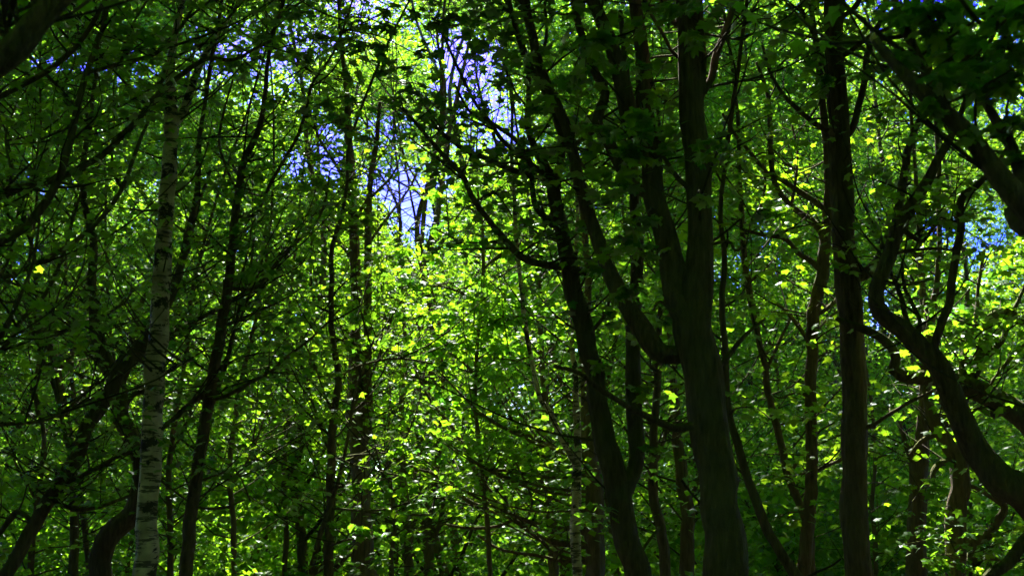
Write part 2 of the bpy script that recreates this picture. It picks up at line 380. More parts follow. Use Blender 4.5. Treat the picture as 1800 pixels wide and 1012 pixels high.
    def stubs(s, n, zmax=7):
        """short broken dead stubs on the trunk"""
        st = s.stems[0]; ok = np.where((st[:, 2] > 1.3) & (st[:, 2] < zmax) & (st[:, 3] > 0.03))[0]
        for k in range(n if len(ok) else 0):
            q = st[ok[s.rg.integers(len(ok))]]; a = s.rg.uniform(0, 2*np.pi); L = s.rg.uniform(0.12, 0.4)
            p = twig_path(q[:3], [math.cos(a), math.sin(a)*0.6, s.rg.uniform(-0.1, 0.6)], q[3]+L, s.rg.uniform(0.010, 0.022), s.rg, n=4, wig=0.12); p[:, 3] = np.maximum(p[:, 3], p[0, 3]*0.55)
            b = Bag(); V, T = tube(smooth_path(p, 0.04), 6, 0.1); b.add(V, T, 0, True); b.build('stub', [M_TWIG], s.root, s.base)
    def branchlets(s, n, length=(0.9, 2.4), zmin=1.8, side=0.0, leaves=5, size=0.1):
        """thin arching side shoots with few leaves, joined into the crown"""
        allp = np.vstack([st[1:][(st[1:, 2] > zmin) & (st[1:, 3] < 0.12)] for st in s.stems]); pos = []
        for k in range(n):
            q = allp[s.rg.integers(len(allp))]; a = s.rg.uniform(0, 2*np.pi)
            path = smooth_path(twig_path(q[:3], [math.cos(a)+side, math.sin(a)*0.6, s.rg.uniform(0.0, 0.8)], s.rg.uniform(*length), s.rg.uniform(0.006, 0.014), s.rg, up=0.9, n=6, wig=0.12), 0.2)
            if keep_mask(path[:, :3], True, False, s.rg, 4).mean() < 0.75: continue
            V, T = tube(path, 4, 0, False); s.crown.add(V, T, 0, True)
            pos.append(path[s.rg.integers(len(path)//3, len(path), leaves), :3]+s.rg.normal(0, 0.09, (leaves, 3)))
        pos = np.vstack(pos); V, T = leaves_geo(pos, size*s.rg.uniform(0.65, 1.25, len(pos)), L_MID, 0.45, s.rg); s.crown.add(V, T, 1, False)
    def sprays(s, list_, size=0.12, dd=0.0, drop=0.42):
        """leaves one can pick apart: a twig from the nearest limb, each leaf an object of its own. list_: (x, y, rx, ry, n[, dd])"""
        for it in list_:
            x, y, rx, ry, n = it[:5]; off = it[5] if len(it) > 5 else dd
            q = s.nearest(x, y); d = q[1]+off; c = P(x, y, d); k = d/FPX
            mid = (q[:3]+c)/2+np.array([0, 0, 0.06]); V, T = tube(smooth_path([np.append(q[:3], 0.008), np.append(mid, 0.006), np.append(c, 0.004)], 0.15), 4, 0, False); s.crown.add(V, T, 0, True)
            ends = []
            for m in range(max(2, n//5)):
                e = c+np.array([s.rg.uniform(-1, 1)*rx*k, s.rg.uniform(-0.5, 0.5)*rx*k, s.rg.uniform(-1, 1)*ry*k]); ends.append(e)
                V, T = tube(smooth_path([np.append(c, 0.004), np.append((c+e)/2+[0, 0, 0.02], 0.003), np.append(e, 0.002)], 0.12), 3, 0, False); s.crown.add(V, T, 0, True)
            F = leaf_frames(n, drop, s.rg)
            for m in range(n):
                e = ends[m % len(ends)]; t = s.rg.uniform(0.45, 1.0); p = c*(1-t)+e*t+s.rg.normal(0, 1, 3)*np.array([0.045, 0.045, 0.02])
                if s.nleaf >= 300: break
                o = bpy.data.objects.new('leaf', LEAF_MESHES[s.rg.integers(4)]); C.objects.link(o); o.parent = s.root
                sz = size*s.rg.uniform(0.6, 1.2); mt = Matrix([list(F[m][r]*sz)+[p[r]-s.base[r]] for r in range(3)]+[[0, 0, 0, 1]]); o.matrix_local = mt; s.nleaf += 1
    def finish(s):
        if s.crown.n:
            s.crown.build('crown', [M_TWIG, M_LEAF], s.root, s.base)


# sunlit places: foliage is cleared sunward of these points so they catch sun
for x, y, d, r in [(700, 785, 15.5, .30), (690, 845, 15.5, .35), (800, 870, 15.6, .3), (735, 895, 15.5, .3), (640, 930, 15.5, .3), (640, 985, 15.5, .3),
                   (770, 640, 17.5, .5), (620, 605, 18, .3), (860, 560, 18.5, .7), (830, 430, 19, 1.3), (770, 400, 19.5, 1.4), (900, 440, 19, .9), (720, 480, 19.5, .8), (800, 340, 19, 1.2), (740, 330, 21, 1.2),
                   (1330, 370, 9.9, .45), (1760, 480, 15, .9), (1700, 560, 16, .8), (1780, 420, 15, .7), (1620, 480, 22, 1.2), (1720, 600, 22, 1.2), (1640, 890, 17, .35), (1600, 870, 17, .3), (1690, 960, 16, .3), (960, 560, 20, .4), (1050, 560, 16, .3), (1120, 590, 12.3, .2),
                   (60, 120, 14, .5), (150, 160, 15, .5), (30, 60, 13, .4), (480, 680, 21, .6), (520, 480, 22, .6), (660, 420, 24, 1.4), (820, 330, 26, 1.4), (700, 360, 30, 1.8), (740, 430, 22, 1.1), (760, 400, 28, 1.6), (870, 300, 28, 1.2), (780, 480, 20, .8), (1300, 150, 19, .6), (1390, 470, 20, .4),
                   (460, 760, 22, .6), (60, 900, 17, .4), (330, 640, 19, .4), (1140, 480, 15, .3), (1580, 655, 13.8, .45), (1550, 595, 13.8, .4), (1620, 660, 13.8, .4), (1700, 672, 13.8, .5), (1760, 705, 13.8, .4), (1720, 620, 14, .4)]:
    SHAFTS.append((P(x, y, d), r))

BR = 'large trees'
trees = []
# --- white birch on the left
t = Tree('birch_tree', 'tall pale white-barked birch with black scars, the widest white trunk, left of centre', 'tree', 14.0,
  [(256, 1020, 38), (261, 900, 36), (266, 800, 35), (272, 700, 34), (280, 600, 34), (285, 500, 30), (291, 400, 28), (297, 300, 26), (301, 230, 25), (298, 160, 18), (301, 100, 14), (312, 40, 10), (322, -10, 8)], M_BIRCH, 1, top_h=12)
t.branch([(304, 225, 16), (320, 200, 14), (337, 150, 13), (356, 105, 11), (376, 70, 9), (412, 18, 7), (440, -20, 5)], 0.4)
t.branch([(266, 666, 8), (290, 655, 6), (312, 642, 5), (340, 632, 4)], -0.3); t.branch([(275, 660, 6), (255, 640, 4), (240, 632, 3)], -0.2, M_TWIG)
t.twigs(26, 26, (0.5, 1.3), 0.07, 3.6); trees.append(t)
# --- slender dark tree just right of the birch
t = Tree('maple_tree', 'slender dark maple curving up immediately right of the white birch', 'tree', 14.6,
  [(324, 1020, 23), (331, 956, 22), (345, 846, 21), (360, 746, 20), (380, 636, 19), (392, 560, 18), (401, 506, 16), (412, 400, 14), (418, 340, 13), (428, 285, 12), (450, 240, 11), (460, 205, 9), (466, 160, 8), (470, 115, 7), (480, 60, 6), (500, 0, 5)], M_BARK, 2)
for tr, dd in [([(361, 740, 9), (376, 700, 9), (390, 660, 8), (402, 620, 8), (414, 570, 7), (425, 526, 6), (440, 470, 5), (446, 420, 4)], .5),
  ([(372, 702, 8), (400, 695, 7), (440, 672, 6), (480, 650, 6), (500, 630, 5), (540, 600, 4), (570, 572, 4), (600, 541, 3)], -.8), ([(388, 575, 7), (410, 566, 6), (450, 548, 5), (490, 531, 4), (530, 506, 3)], .6),
  ([(362, 690, 12), (340, 705, 11), (318, 728, 9), (288, 750, 7), (270, 790, 5)], -.6), ([(400, 506, 6), (450, 505, 6), (490, 455, 5), (520, 425, 5), (550, 400, 4), (570, 360, 4), (580, 300, 3)], .8),
  ([(414, 380, 7), (450, 375, 6), (475, 325, 6), (500, 280, 6), (525, 235, 6), (540, 185, 5), (550, 145, 5), (585, 95, 4), (605, 45, 4), (620, 0, 3)], -.7),
  ([(418, 340, 6), (400, 300, 5), (385, 250, 4), (395, 190, 4), (410, 140, 3)], .4), ([(346, 845, 5), (380, 835, 4), (415, 828, 3), (440, 880, 3)], -.4), ([(345, 890, 5), (365, 893, 4), (400, 890, 4), (430, 878, 2)], -.3)]:
    t.branch(tr, dd)
t.sprays([(560, 70, 70, 30, 16), (620, 110, 70, 35, 16), (520, 110, 60, 25, 12), (680, 130, 60, 30, 14), (640, 40, 60, 25, 12), (470, 60, 50, 25, 10), (600, 170, 70, 25, 12), (700, 60, 50, 25, 10), (540, 30, 60, 20, 10), (650, 80, 50, 20, 10), (700, 20, 60, 20, 14), (740, 100, 40, 20, 10), (600, 220, 60, 20, 12), (500, 180, 50, 20, 10), (440, 110, 50, 20, 10), (660, 250, 50, 18, 10), (560, 330, 50, 18, 10), (620, 380, 40, 16, 8)], 0.125, -1.0)
t.twigs(60, 32, (0.5, 1.3), 0.095, 2.2); trees.append(t)
# --- crooked tree behind the birch
t = Tree('maple_tree', 'crooked dark trunk bending behind the foot of the white birch', 'tree', 17.0,
  [(178, 1020, 36), (183, 975, 36), (205, 930, 36), (232, 895, 34), (246, 850, 30), (245, 800, 28), (228, 765, 30), (212, 730, 28), (208, 695, 27), (192, 650, 26), (176, 605, 24), (168, 560, 20), (160, 500, 16), (165, 430, 13), (150, 360, 11), (148, 280, 9), (160, 200, 7)], M_MOSS, 3)
for tr, dd in [([(205, 690, 17), (222, 650, 15), (238, 612, 13), (262, 570, 12), (300, 500, 10), (330, 440, 8), (345, 370, 6), (370, 300, 5)], .6), ([(190, 640, 8), (165, 610, 6), (140, 590, 5), (118, 560, 4)], -.4),
  ([(212, 725, 9), (240, 690, 8), (258, 680, 8), (300, 590, 8), (340, 565, 7), (385, 541, 6), (450, 500, 4)], .5)]: t.branch(tr, dd)
t.twigs(40, 30, (0.5, 1.3), 0.095, 2.5); trees.append(t)
# --- leaning tree out of the bottom left corner
t = Tree('maple_tree', 'mossy dark trunk leaning right from the bottom left corner towards the white birch', 'tree', 15.4,
  [(-5, 1030, 24), (14, 1000, 23), (48, 940, 22), (100, 856, 23), (132, 806, 23), (156, 746, 24), (186, 700, 24), (216, 646, 26), (248, 608, 26), (268, 580, 22), (300, 520, 16), (325, 440, 12), (345, 340, 10), (352, 240, 8), (365, 150, 7)], M_MOSS, 4)
for tr, dd in [([(100, 861, 11), (145, 836, 9), (200, 806, 8), (238, 788, 6), (265, 770, 4)], -.6), ([(88, 880, 8), (130, 893, 7), (170, 891, 6), (240, 866, 5), (270, 850, 3)], -.3), ([(150, 760, 9), (122, 786, 8), (110, 740, 8), (95, 680, 7), (70, 620, 6), (50, 560, 5)], .8),
  ([(60, 920, 10), (30, 900, 9), (0, 935, 8), (-30, 960, 7)], .4), ([(256, 590, 11), (300, 592, 9), (340, 565, 8), (385, 541, 7), (450, 500, 5), (500, 470, 3)], .8), ([(196, 690, 6), (150, 706, 5), (115, 722, 4), (60, 740, 3)], -.5)]: t.branch(tr, dd)
t.twigs(44, 28, (0.5, 1.4), 0.095, 1.6); trees.append(t)
# --- tree off the left edge whose limbs arch over the upper left
t = Tree('maple_tree', 'dark tree at the left edge with many thin arching limbs across the upper left', 'tree', 10.5,
  [(-150, 1010, 60), (-150, 850, 56), (-140, 700, 52), (-125, 560, 46), (-110, 450, 38), (-105, 330, 30), (-90, 200, 24), (-70, 50, 20), (-60, -60, 16)], M_MOSS, 5)
for tr, dd in [([(-105, 395, 20), (-50, 365, 16), (0, 345, 13), (40, 328, 13), (90, 317, 12), (130, 302, 12), (175, 275, 11), (215, 240, 11), (255, 195, 10), (275, 170, 10), (310, 140, 9), (360, 105, 8), (410, 105, 6), (450, 85, 5), (500, 60, 3)], 1.2),
  ([(-112, 480, 22), (-50, 455, 18), (0, 425, 16), (40, 400, 15), (80, 355, 14), (105, 310, 13), (120, 260, 13), (135, 190, 12), (150, 135, 11), (170, 75, 9), (182, 45, 8), (195, -20, 6)], .5),
  ([(-118, 530, 14), (-50, 505, 10), (0, 490, 9), (50, 470, 9), (100, 445, 9), (150, 410, 8), (190, 370, 8), (210, 340, 7), (225, 305, 7), (245, 250, 6), (270, 190, 5), (290, 120, 4)], 1.0),
  ([(-92, 220, 14), (-40, 190, 11), (20, 160, 10), (75, 130, 10), (120, 95, 9), (155, 55, 8), (185, 0, 7), (200, -30, 5)], -.6), ([(152, 130, 7), (165, 125, 7), (220, 110, 7), (270, 97, 7), (300, 70, 6), (328, 35, 5), (345, 0, 4)], .6),
  ([(215, 112, 5), (220, 90, 5), (235, 40, 4), (260, 0, 4)], .2), ([(-128, 640, 14), (-60, 640, 10), (0, 616, 8), (40, 560, 8), (80, 516, 7), (110, 450, 6), (130, 380, 5), (145, 330, 4)], .8),
  ([(-130, 700, 12), (-60, 640, 9), (0, 590, 8), (20, 555, 7), (40, 510, 6), (60, 450, 5), (70, 380, 4)], -.3), ([(30, 585, 5), (75, 582, 5), (125, 581, 5), (170, 561, 5), (220, 530, 4), (235, 500, 3)], .8), ([(-140, 800, 12), (-60, 760, 8), (0, 746, 7), (85, 736, 5), (140, 700, 4)], .5),
  ([(0, 490, 5), (20, 440, 5), (30, 380, 4), (60, 300, 4), (70, 230, 3)], .4), ([(40, 400, 6), (10, 370, 5), (20, 310, 4), (10, 240, 4), (30, 180, 3)], .6), ([(135, 190, 4), (110, 160, 4), (130, 110, 3), (132, 60, 3)], .3)]: t.branch(tr, dd)
t.twigs(70, 32, (0.4, 1.2), 0.09, 2.2); trees.append(t)
# --- thick limb in the top left corner (tree out of frame)
t = Tree('maple_tree', 'thick dark limb crossing the top left corner, close and slightly blurred', 'tree', 6.0,
  [(-420, 1010, 120), (-420, 700, 110), (-400, 450, 100), (-360, 330, 70), (-220, 235, 50), (-90, 165, 46), (0, 100, 44), (30, 76, 42), (65, 42, 40), (108, 0, 38), (150, -50, 34)], M_MOSS, 6, top_h=6)
t.branch([(60, 48, 14), (70, 5, 8), (100, -20, 5)], .3); t.branch([(10, 92, 10), (20, 60, 7), (0, 30, 6), (25, -10, 5)], .4)
t.sprays([(20, 15, 30, 15, 5), (60, 5, 40, 12, 5)], 0.12, .3)
trees.append(t)
# --- twin stemmed trunk left of centre
t = Tree('maple_tree', 'twin-stemmed upright trunk left of centre with a flared root at its foot', 'tree', 22.0,
  [(640, 1015, 46), (638, 960, 38), (636, 900, 34), (633, 800, 32), (627, 700, 30), (623, 640, 24), (624, 570, 20), (625, 500, 18), (621, 390, 16), (617, 300, 15), (612, 220, 12), (608, 150, 9), (600, 80, 7)], M_BARK, 7, top_h=15, flare=2.2)
for tr, dd in [([(636, 800, 20), (646, 720, 18), (645, 640, 17), (647, 560, 15), (646, 490, 13), (647, 390, 12), (651, 320, 10), (662, 250, 8), (668, 180, 6)], -.3), ([(632, 960, 18), (615, 968, 14), (600, 984, 12), (586, 1000, 9)], -.3), ([(628, 730, 6), (645, 680, 6), (660, 640, 5), (685, 571, 4), (700, 520, 3)], -.8),
  ([(621, 400, 7), (640, 360, 6), (680, 320, 5), (700, 290, 4)], -.5), ([(618, 330, 7), (590, 290, 6), (560, 240, 5), (545, 190, 4)], .6), ([(622, 460, 6), (590, 420, 5), (565, 380, 4)], .6), ([(645, 430, 6), (690, 370, 5), (720, 330, 4), (735, 300, 3)], .5)]: t.branch(tr, dd)
t.twigs(150, 36, (0.5, 1.6), 0.105, 2.0, tmpl=L_LOW); trees.append(t)
# --- slim stem with bright sprays
t = Tree('maple_tree', 'slim stem left of the twin-stemmed trunk, holding bright yellow-green leaf sprays', 'tree', 17.0,
  [(575, 1020, 17), (578, 960, 17), (580, 900, 16), (582, 830, 16), (583, 770, 15), (588, 720, 13), (595, 666, 12), (586, 600, 11), (582, 556, 10), (583, 500, 9), (583, 440, 8), (600, 380, 7), (610, 320, 6), (618, 240, 5)], M_BARK, 8)
for tr, dd in [([(562, 985, 11), (548, 1006, 10), (560, 950, 9), (572, 910, 8), (595, 846, 7), (610, 776, 6), (622, 700, 5), (640, 640, 4), (660, 590, 3)], -.5), ([(582, 860, 5), (620, 850, 4), (660, 845, 4), (700, 835, 3)], -1.2), ([(583, 810, 5), (620, 800, 4), (680, 795, 3)], -1.2), ([(581, 895, 5), (640, 898, 4), (700, 905, 4), (760, 903, 3)], -1.2),
  ([(579, 960, 5), (610, 948, 4), (660, 945, 3)], -1.2), ([(588, 730, 5), (570, 690, 4), (552, 640, 4), (530, 590, 3)], -.4), ([(594, 660, 5), (640, 640, 4), (700, 630, 4), (770, 640, 3)], .6), ([(584, 590, 4), (610, 600, 3), (650, 610, 2)], -.5), ([(583, 770, 4), (560, 740, 4), (548, 700, 3)], .3)]: t.branch(tr, dd)
t.sprays([(695, 785, 42, 12, 18), (715, 800, 40, 10, 8), (670, 845, 45, 8, 14), (690, 862, 35, 8, 6), (740, 880, 30, 8, 8), (770, 862, 18, 6, 8), (740, 905, 60, 7, 14), (650, 935, 60, 9, 20), (610, 930, 30, 8, 6), (640, 990, 60, 10, 18), (610, 1000, 30, 8, 8), (770, 640, 60, 18, 22), (700, 600, 50, 16, 16), (620, 605, 40, 14, 14),
  (600, 700, 30, 14, 8), (740, 690, 50, 16, 12), (640, 560, 40, 16, 12), (620, 850, 30, 10, 8), (790, 700, 40, 12, 10)], 0.12, drop=0.65)
t.twigs(40, 20, (0.4, 1.2), 0.10, 1.4); trees.append(t)
# --- leafy understorey maple at centre
t = Tree('maple_tree', 'thin understorey maple at centre with layered, brightly backlit leaves', 'tree', 19.0,
  [(862, 1020, 9), (858, 940, 9), (850, 860, 8), (842, 780, 8), (835, 700, 7), (838, 620, 7), (846, 540, 6), (850, 460, 6), (846, 380, 5), (838, 320, 4)], M_BARK, 9, top_h=8.5)
for tr in ([(842, 580, 5), (880, 560, 4), (930, 555, 3), (980, 560, 2)], [(846, 540, 5), (800, 510, 4), (740, 500, 3), (700, 505, 2)], [(850, 470, 5), (890, 440, 4), (940, 430, 3)], [(848, 440, 5), (800, 420, 4), (760, 400, 3), (730, 390, 2)], [(846, 380, 4), (800, 350, 3), (760, 350, 2)], [(838, 640, 5), (880, 630, 4), (930, 640, 3)], [(838, 660, 5), (790, 620, 4), (740, 600, 3)], [(846, 390, 4), (880, 360, 3), (900, 340, 2)]): t.branch(tr)
t.sprays([(830, 430, 60, 16, 26), (780, 400, 45, 14, 22), (890, 440, 45, 14, 22), (930, 470, 30, 12, 10), (770, 450, 45, 14, 16), (720, 500, 45, 14, 16), (830, 500, 50, 14, 16), (870, 560, 45, 14, 18), (940, 560, 40, 14, 18), (800, 560, 50, 14, 16), (900, 620, 50, 14, 16), (970, 580, 25, 12, 10), (730, 560, 45, 12, 12), (760, 350, 40, 12, 14), (830, 340, 40, 14, 14), (880, 390, 30, 10, 10), (700, 440, 30, 12, 10), (850, 660, 45, 12, 10), (780, 610, 40, 12, 10)], 0.15, drop=0.75)
t.twigs(80, 30, (0.4, 1.2), 0.125, 2.4, spread=0.17, tilt=0.7); trees.append(t)
# --- small birch
t = Tree('birch_tree', 'thin forked white birch with pale stems, near the centre', 'tree', 17.5,
  [(1017, 1020, 17), (1012, 946, 18), (1013, 876, 17), (1015, 816, 15), (1015, 766, 13), (1012, 716, 12), (1012, 660, 10), (1005, 600, 9), (1008, 530, 8), (1012, 450, 7), (1015, 360, 6), (1010, 280, 5)], M_BIRCH, 10, top_h=10)
t.branch([(1012, 822, 10), (1000, 795, 10), (985, 766, 10), (968, 725, 10), (950, 700, 9), (938, 650, 9), (926, 590, 9), (918, 520, 8), (911, 460, 8), (906, 400, 8), (903, 330, 7), (899, 260, 6), (900, 190, 5), (890, 120, 4)], .9)
t.twigs(24, 22, (0.4, 1.0), 0.07, 3.2); trees.append(t)
# --- forked tree right of centre
t = Tree('maple_tree', 'leaning dark trunk forking low into two stems, left of the broadest trunk', 'tree', 13.0,
  [(1124, 1020, 46), (1116, 980, 45), (1100, 925, 45), (1086, 856, 42), (1066, 786, 40), (1050, 706, 37), (1035, 631, 34), (1020, 566, 31), (1006, 506, 29), (996, 450, 26), (985, 400, 25), (976, 352, 25), (970, 318, 22), (958, 290, 17), (940, 262, 13), (928, 220, 11), (930, 160, 9), (925, 100, 8), (905, 40, 7), (890, -10, 6)], M_MOSS, 11, top_h=12)
for tr, dd in [([(1100, 880, 30), (1112, 820, 30), (1116, 760, 29), (1115, 700, 28), (1113, 631, 26), (1113, 560, 24), (1120, 480, 22), (1121, 400, 20), (1116, 330, 17), (1112, 260, 15), (1105, 190, 13), (1100, 110, 11), (1090, 20, 9)], .8), ([(978, 355, 14), (984, 300, 13), (988, 245, 13), (976, 200, 12), (952, 152, 11), (926, 105, 10), (907, 50, 9), (893, -10, 8)], -.4),
  ([(984, 405, 12), (960, 384, 12), (940, 358, 11), (934, 310, 10), (930, 280, 9), (905, 245, 8), (862, 215, 7), (825, 195, 5), (800, 150, 4)], .4), ([(966, 312, 11), (940, 295, 10), (900, 262, 9), (878, 240, 8), (862, 215, 7), (835, 180, 6), (800, 110, 5), (780, 60, 4)], -.3),
  ([(996, 330, 8), (940, 311, 10), (900, 299, 10), (860, 281, 10), (820, 265, 9), (797, 250, 8), (775, 234, 6), (750, 200, 4)], -.5), ([(1050, 465, 10), (1030, 477, 13), (970, 466, 13), (930, 459, 13), (900, 436, 12), (870, 400, 11), (836, 355, 10), (815, 312, 9), (787, 282, 8), (755, 245, 7), (730, 215, 6), (708, 190, 4)], -.8),
  ([(1050, 600, 7), (1064, 550, 6), (1075, 500, 4)], -.4), ([(1122, 690, 7), (1140, 674, 6), (1154, 669, 6)], -.3), ([(790, 284, 5), (789, 260, 4), (792, 240, 3)], .1), ([(836, 352, 5), (870, 340, 4), (900, 380, 3)], .4), ([(1118, 985, 6), (1140, 950, 5), (1160, 925, 4)], .3), ([(945, 130, 7), (960, 70, 6), (958, 0, 5)], .3)]: t.branch(tr, dd)
t.sprays([(870, 30, 60, 18, 16), (900, 60, 40, 18, 12), (800, 30, 50, 18, 14), (760, 40, 40, 16, 10), (830, 70, 40, 14, 10), (860, 190, 36, 14, 10), (840, 100, 40, 12, 8), (940, 190, 25, 14, 8), (960, 40, 40, 20, 10), (760, 180, 40, 14, 10), (700, 170, 40, 14, 8), (880, 140, 25, 10, 6), (820, 220, 40, 12, 8), (1140, 690, 30, 20, 10), (1060, 640, 25, 14, 6), (1160, 560, 30, 20, 10), (1060, 560, 25, 14, 10), (1150, 800, 25, 16, 8), (1070, 900, 25, 12, 8)], 0.12, -.2)
t.twigs(60, 28, (0.4, 1.2), 0.095, 3.4); trees.append(t)
# --- broadest trunk
t = Tree('maple_tree', 'broadest dark trunk right of centre, forking halfway up, with a large limb to the left', 'tree', 11.5,
  [(1276, 1020, 76), (1271, 931, 70), (1262, 850, 66), (1250, 770, 66), (1240, 700, 64), (1230, 640, 66), (1222, 581, 66), (1221, 530, 60), (1225, 485, 50), (1229, 413, 46), (1228, 350, 45), (1226, 280, 45), (1222, 200, 44), (1216, 130, 42), (1211, 60, 40), (1205, -10, 36)], M_BARK, 12, top_h=13, flare=1.7)
for tr, dd in [([(1208, 560, 50), (1192, 520, 46), (1180, 467, 44), (1167, 413, 41), (1156, 360, 38), (1150, 305, 35), (1141, 245, 31), (1131, 195, 27), (1132, 107, 24), (1123, 60, 22), (1114, -10, 20)], .3), ([(1200, 632, 30), (1168, 622, 34), (1146, 605, 36), (1122, 568, 34), (1103, 535, 30), (1082, 503, 28), (1066, 472, 26), (1053, 431, 24), (1041, 390, 22), (1028, 350, 21), (1017, 310, 20), (1008, 275, 20), (992, 215, 19), (966, 160, 18), (946, 110, 17), (933, 50, 16), (920, -10, 15)], .9),
  ([(1150, 300, 28), (1132, 250, 28), (1108, 208, 29), (1098, 175, 29), (1084, 107, 27), (1071, 71, 26), (1053, 34, 24), (1036, -15, 22)], -.4), ([(1140, 352, 20), (1112, 325, 22), (1088, 288, 22), (1066, 250, 20), (1048, 215, 19), (1062, 165, 16), (1048, 130, 15), (1036, 95, 14), (1016, 45, 13), (1008, -10, 12)], -.2),
  ([(1240, 190, 12), (1249, 140, 13), (1258, 100, 13), (1272, 60, 12), (1290, 10, 11), (1298, -25, 10)], .2), ([(1240, 160, 8), (1238, 100, 8), (1233, 40, 7), (1231, -10, 6)], -.25), ([(1218, 752, 20), (1200, 751, 15), (1176, 749, 13), (1140, 734, 12), (1090, 706, 10), (1050, 681, 9), (1020, 656, 8), (975, 642, 6)], -1.2),
  ([(1258, 650, 10), (1272, 636, 9), (1296, 606, 8), (1320, 580, 6), (1345, 560, 4)], .6), ([(1205, 335, 10), (1190, 312, 9), (1165, 275, 7), (1150, 255, 5)], .1), ([(1245, 425, 6), (1280, 424, 6), (1292, 440, 5), (1312, 430, 4)], -.3), ([(1216, 110, 7), (1185, 95, 7), (1165, 60, 6), (1142, 20, 6), (1135, -10, 5)], .3), ([(1205, 65, 12), (1180, 35, 11), (1162, -10, 10)], .4),
  ([(1250, 60, 5), (1300, 70, 4), (1320, 60, 3)], -.5), ([(1215, 560, 6), (1180, 545, 6), (1160, 530, 5), (1148, 545, 4)], -.3), ([(1055, 225, 8), (1010, 257, 6), (1030, 300, 5)], .2)]: t.branch(tr, dd)

t.sprays([(1125, 190, 26, 24, 9, -2.4), (1140, 225, 20, 22, 8, -2.4), (1055, 225, 40, 20, 8, -2.0), (1110, 280, 40, 22, 12, -2.2), (1125, 260, 30, 16, 8, -2.2), (1075, 330, 40, 24, 12, -2.0), (1060, 355, 34, 24, 8, -2.0), (1130, 380, 40, 24, 10, -1.2), (1060, 460, 34, 26, 12, -1.4), (1100, 430, 34, 24, 10, -1.2), (1150, 450, 26, 24, 8, -.8), (1235, 255, 30, 14, 8, -2.0), (1230, 280, 26, 14, 6, -2.0),
  (1230, 350, 16, 10, 4, -2.0), (1205, 60, 26, 16, 9, -1.8), (1195, 20, 30, 16, 8, -1.8), (1060, 60, 40, 24, 12, -1.8), (1030, 110, 26, 30, 10, -1.8), (1120, 120, 30, 20, 8, -1.8), (1180, 110, 36, 20, 9, .6), (1330, 372, 34, 9, 12, -1.6), (1285, 270, 30, 14, 7, -.6), (1100, 520, 40, 14, 8, -.8), (1010, 150, 26, 22, 8, -1.6), (1170, 180, 20, 20, 6, .4), (1115, 590, 26, 10, 8, .2)], 0.145)
t.twigs(46, 18, (0.4, 1.1), 0.12, 4.6); trees.append(t)
# --- stem leaning away from the broad trunk's foot
t = Tree('maple_tree', 'dark stem rising from bottom right and leaning left against the broadest trunk', 'tree', 13.2,
  [(1412, 1030, 22), (1393, 1000, 20), (1372, 972, 18), (1350, 936, 17), (1327, 880, 16), (1311, 826, 15), (1296, 775, 14), (1285, 745, 13), (1278, 690, 12), (1275, 620, 11), (1270, 540, 10), (1274, 450, 9), (1268, 350, 8)], M_BARK, 13)
t.twigs(22, 16, (0.4, 1.0), 0.11, 2.6); trees.append(t)
t = Tree('maple_tree', 'thin dark stem leaning between the broadest trunk and the straight trunk', 'tree', 17.0,
  [(1428, 1020, 16), (1424, 950, 15), (1412, 900, 14), (1388, 846, 13), (1371, 776, 13), (1350, 690, 12), (1344, 640, 12), (1330, 581, 11), (1316, 506, 11), (1308, 440, 10), (1304, 380, 9), (1300, 300, 8), (1296, 200, 6)], M_BARK, 14)
for tr in ([(1306, 420, 6), (1330, 380, 6), (1345, 330, 5), (1340, 280, 4)], [(1345, 650, 6), (1370, 600, 5), (1390, 560, 4)], [(1385, 840, 6), (1410, 800, 5), (1440, 780, 4)]): t.branch(tr)
t.twigs(44, 22, (0.4, 1.2), 0.11, 2.2); trees.append(t)
# --- straight trunk
t = Tree('maple_tree', 'straight dark upright trunk standing right of the broadest trunk, full picture height', 'tree', 14.0,
  [(1510, 1020, 47), (1504, 906, 45), (1502, 786, 43), (1500, 681, 42), (1498, 581, 42), (1492, 506, 42), (1484, 430, 40), (1481, 350, 39), (1477, 250, 37), (1471, 150, 34), (1468, 75, 33), (1467, -10, 32)], M_BARK, 15, top_h=15)
for tr, dd in [([(1500, 500, 22), (1524, 476, 20), (1550, 448, 18), (1566, 415, 17), (1577, 385, 16), (1590, 300, 14), (1600, 250, 12), (1616, 212, 10), (1640, 150, 7)], .7), ([(1490, 250, 13), (1498, 225, 13), (1510, 185, 12), (1520, 135, 11), (1526, 90, 10), (1550, 30, 8), (1560, -10, 7)], .4), ([(1478, 112, 9), (1500, 88, 9), (1520, 70, 8), (1570, 45, 6), (1610, 20, 4)], -.6),
  ([(1515, 755, 8), (1527, 750, 7), (1565, 726, 6), (1600, 706, 6), (1640, 686, 5)], -.8), ([(1462, 245, 9), (1440, 222, 9), (1405, 195, 8), (1375, 165, 7), (1355, 130, 6), (1340, 80, 4)], .5), ([(1490, 40, 9), (1505, 10, 9), (1515, -20, 8)], .3), ([(1465, 180, 9), (1442, 90, 9), (1425, 50, 8), (1405, 10, 7)], .5)]: t.branch(tr, dd)
t.sprays([(1440, 90, 40, 20, 12, -1), (1450, 150, 40, 18, 12, -1), (1510, 130, 30, 20, 10, -1), (1550, 120, 40, 20, 12, -1), (1490, 60, 40, 20, 10, -1.2), (1540, 200, 40, 20, 10, -.5), (1420, 30, 40, 20, 10, -1), (1600, 230, 40, 18, 10, -.6), (1560, 300, 40, 16, 10, .5), (1640, 260, 30, 16, 8, 0), (1560, 720, 34, 26, 16, 1.2), (1550, 800, 30, 26, 12, 1.6), (1580, 860, 36, 20, 14, 1.6)], 0.125)
t.twigs(40, 18, (0.4, 1.2), 0.12, 4.0); trees.append(t)
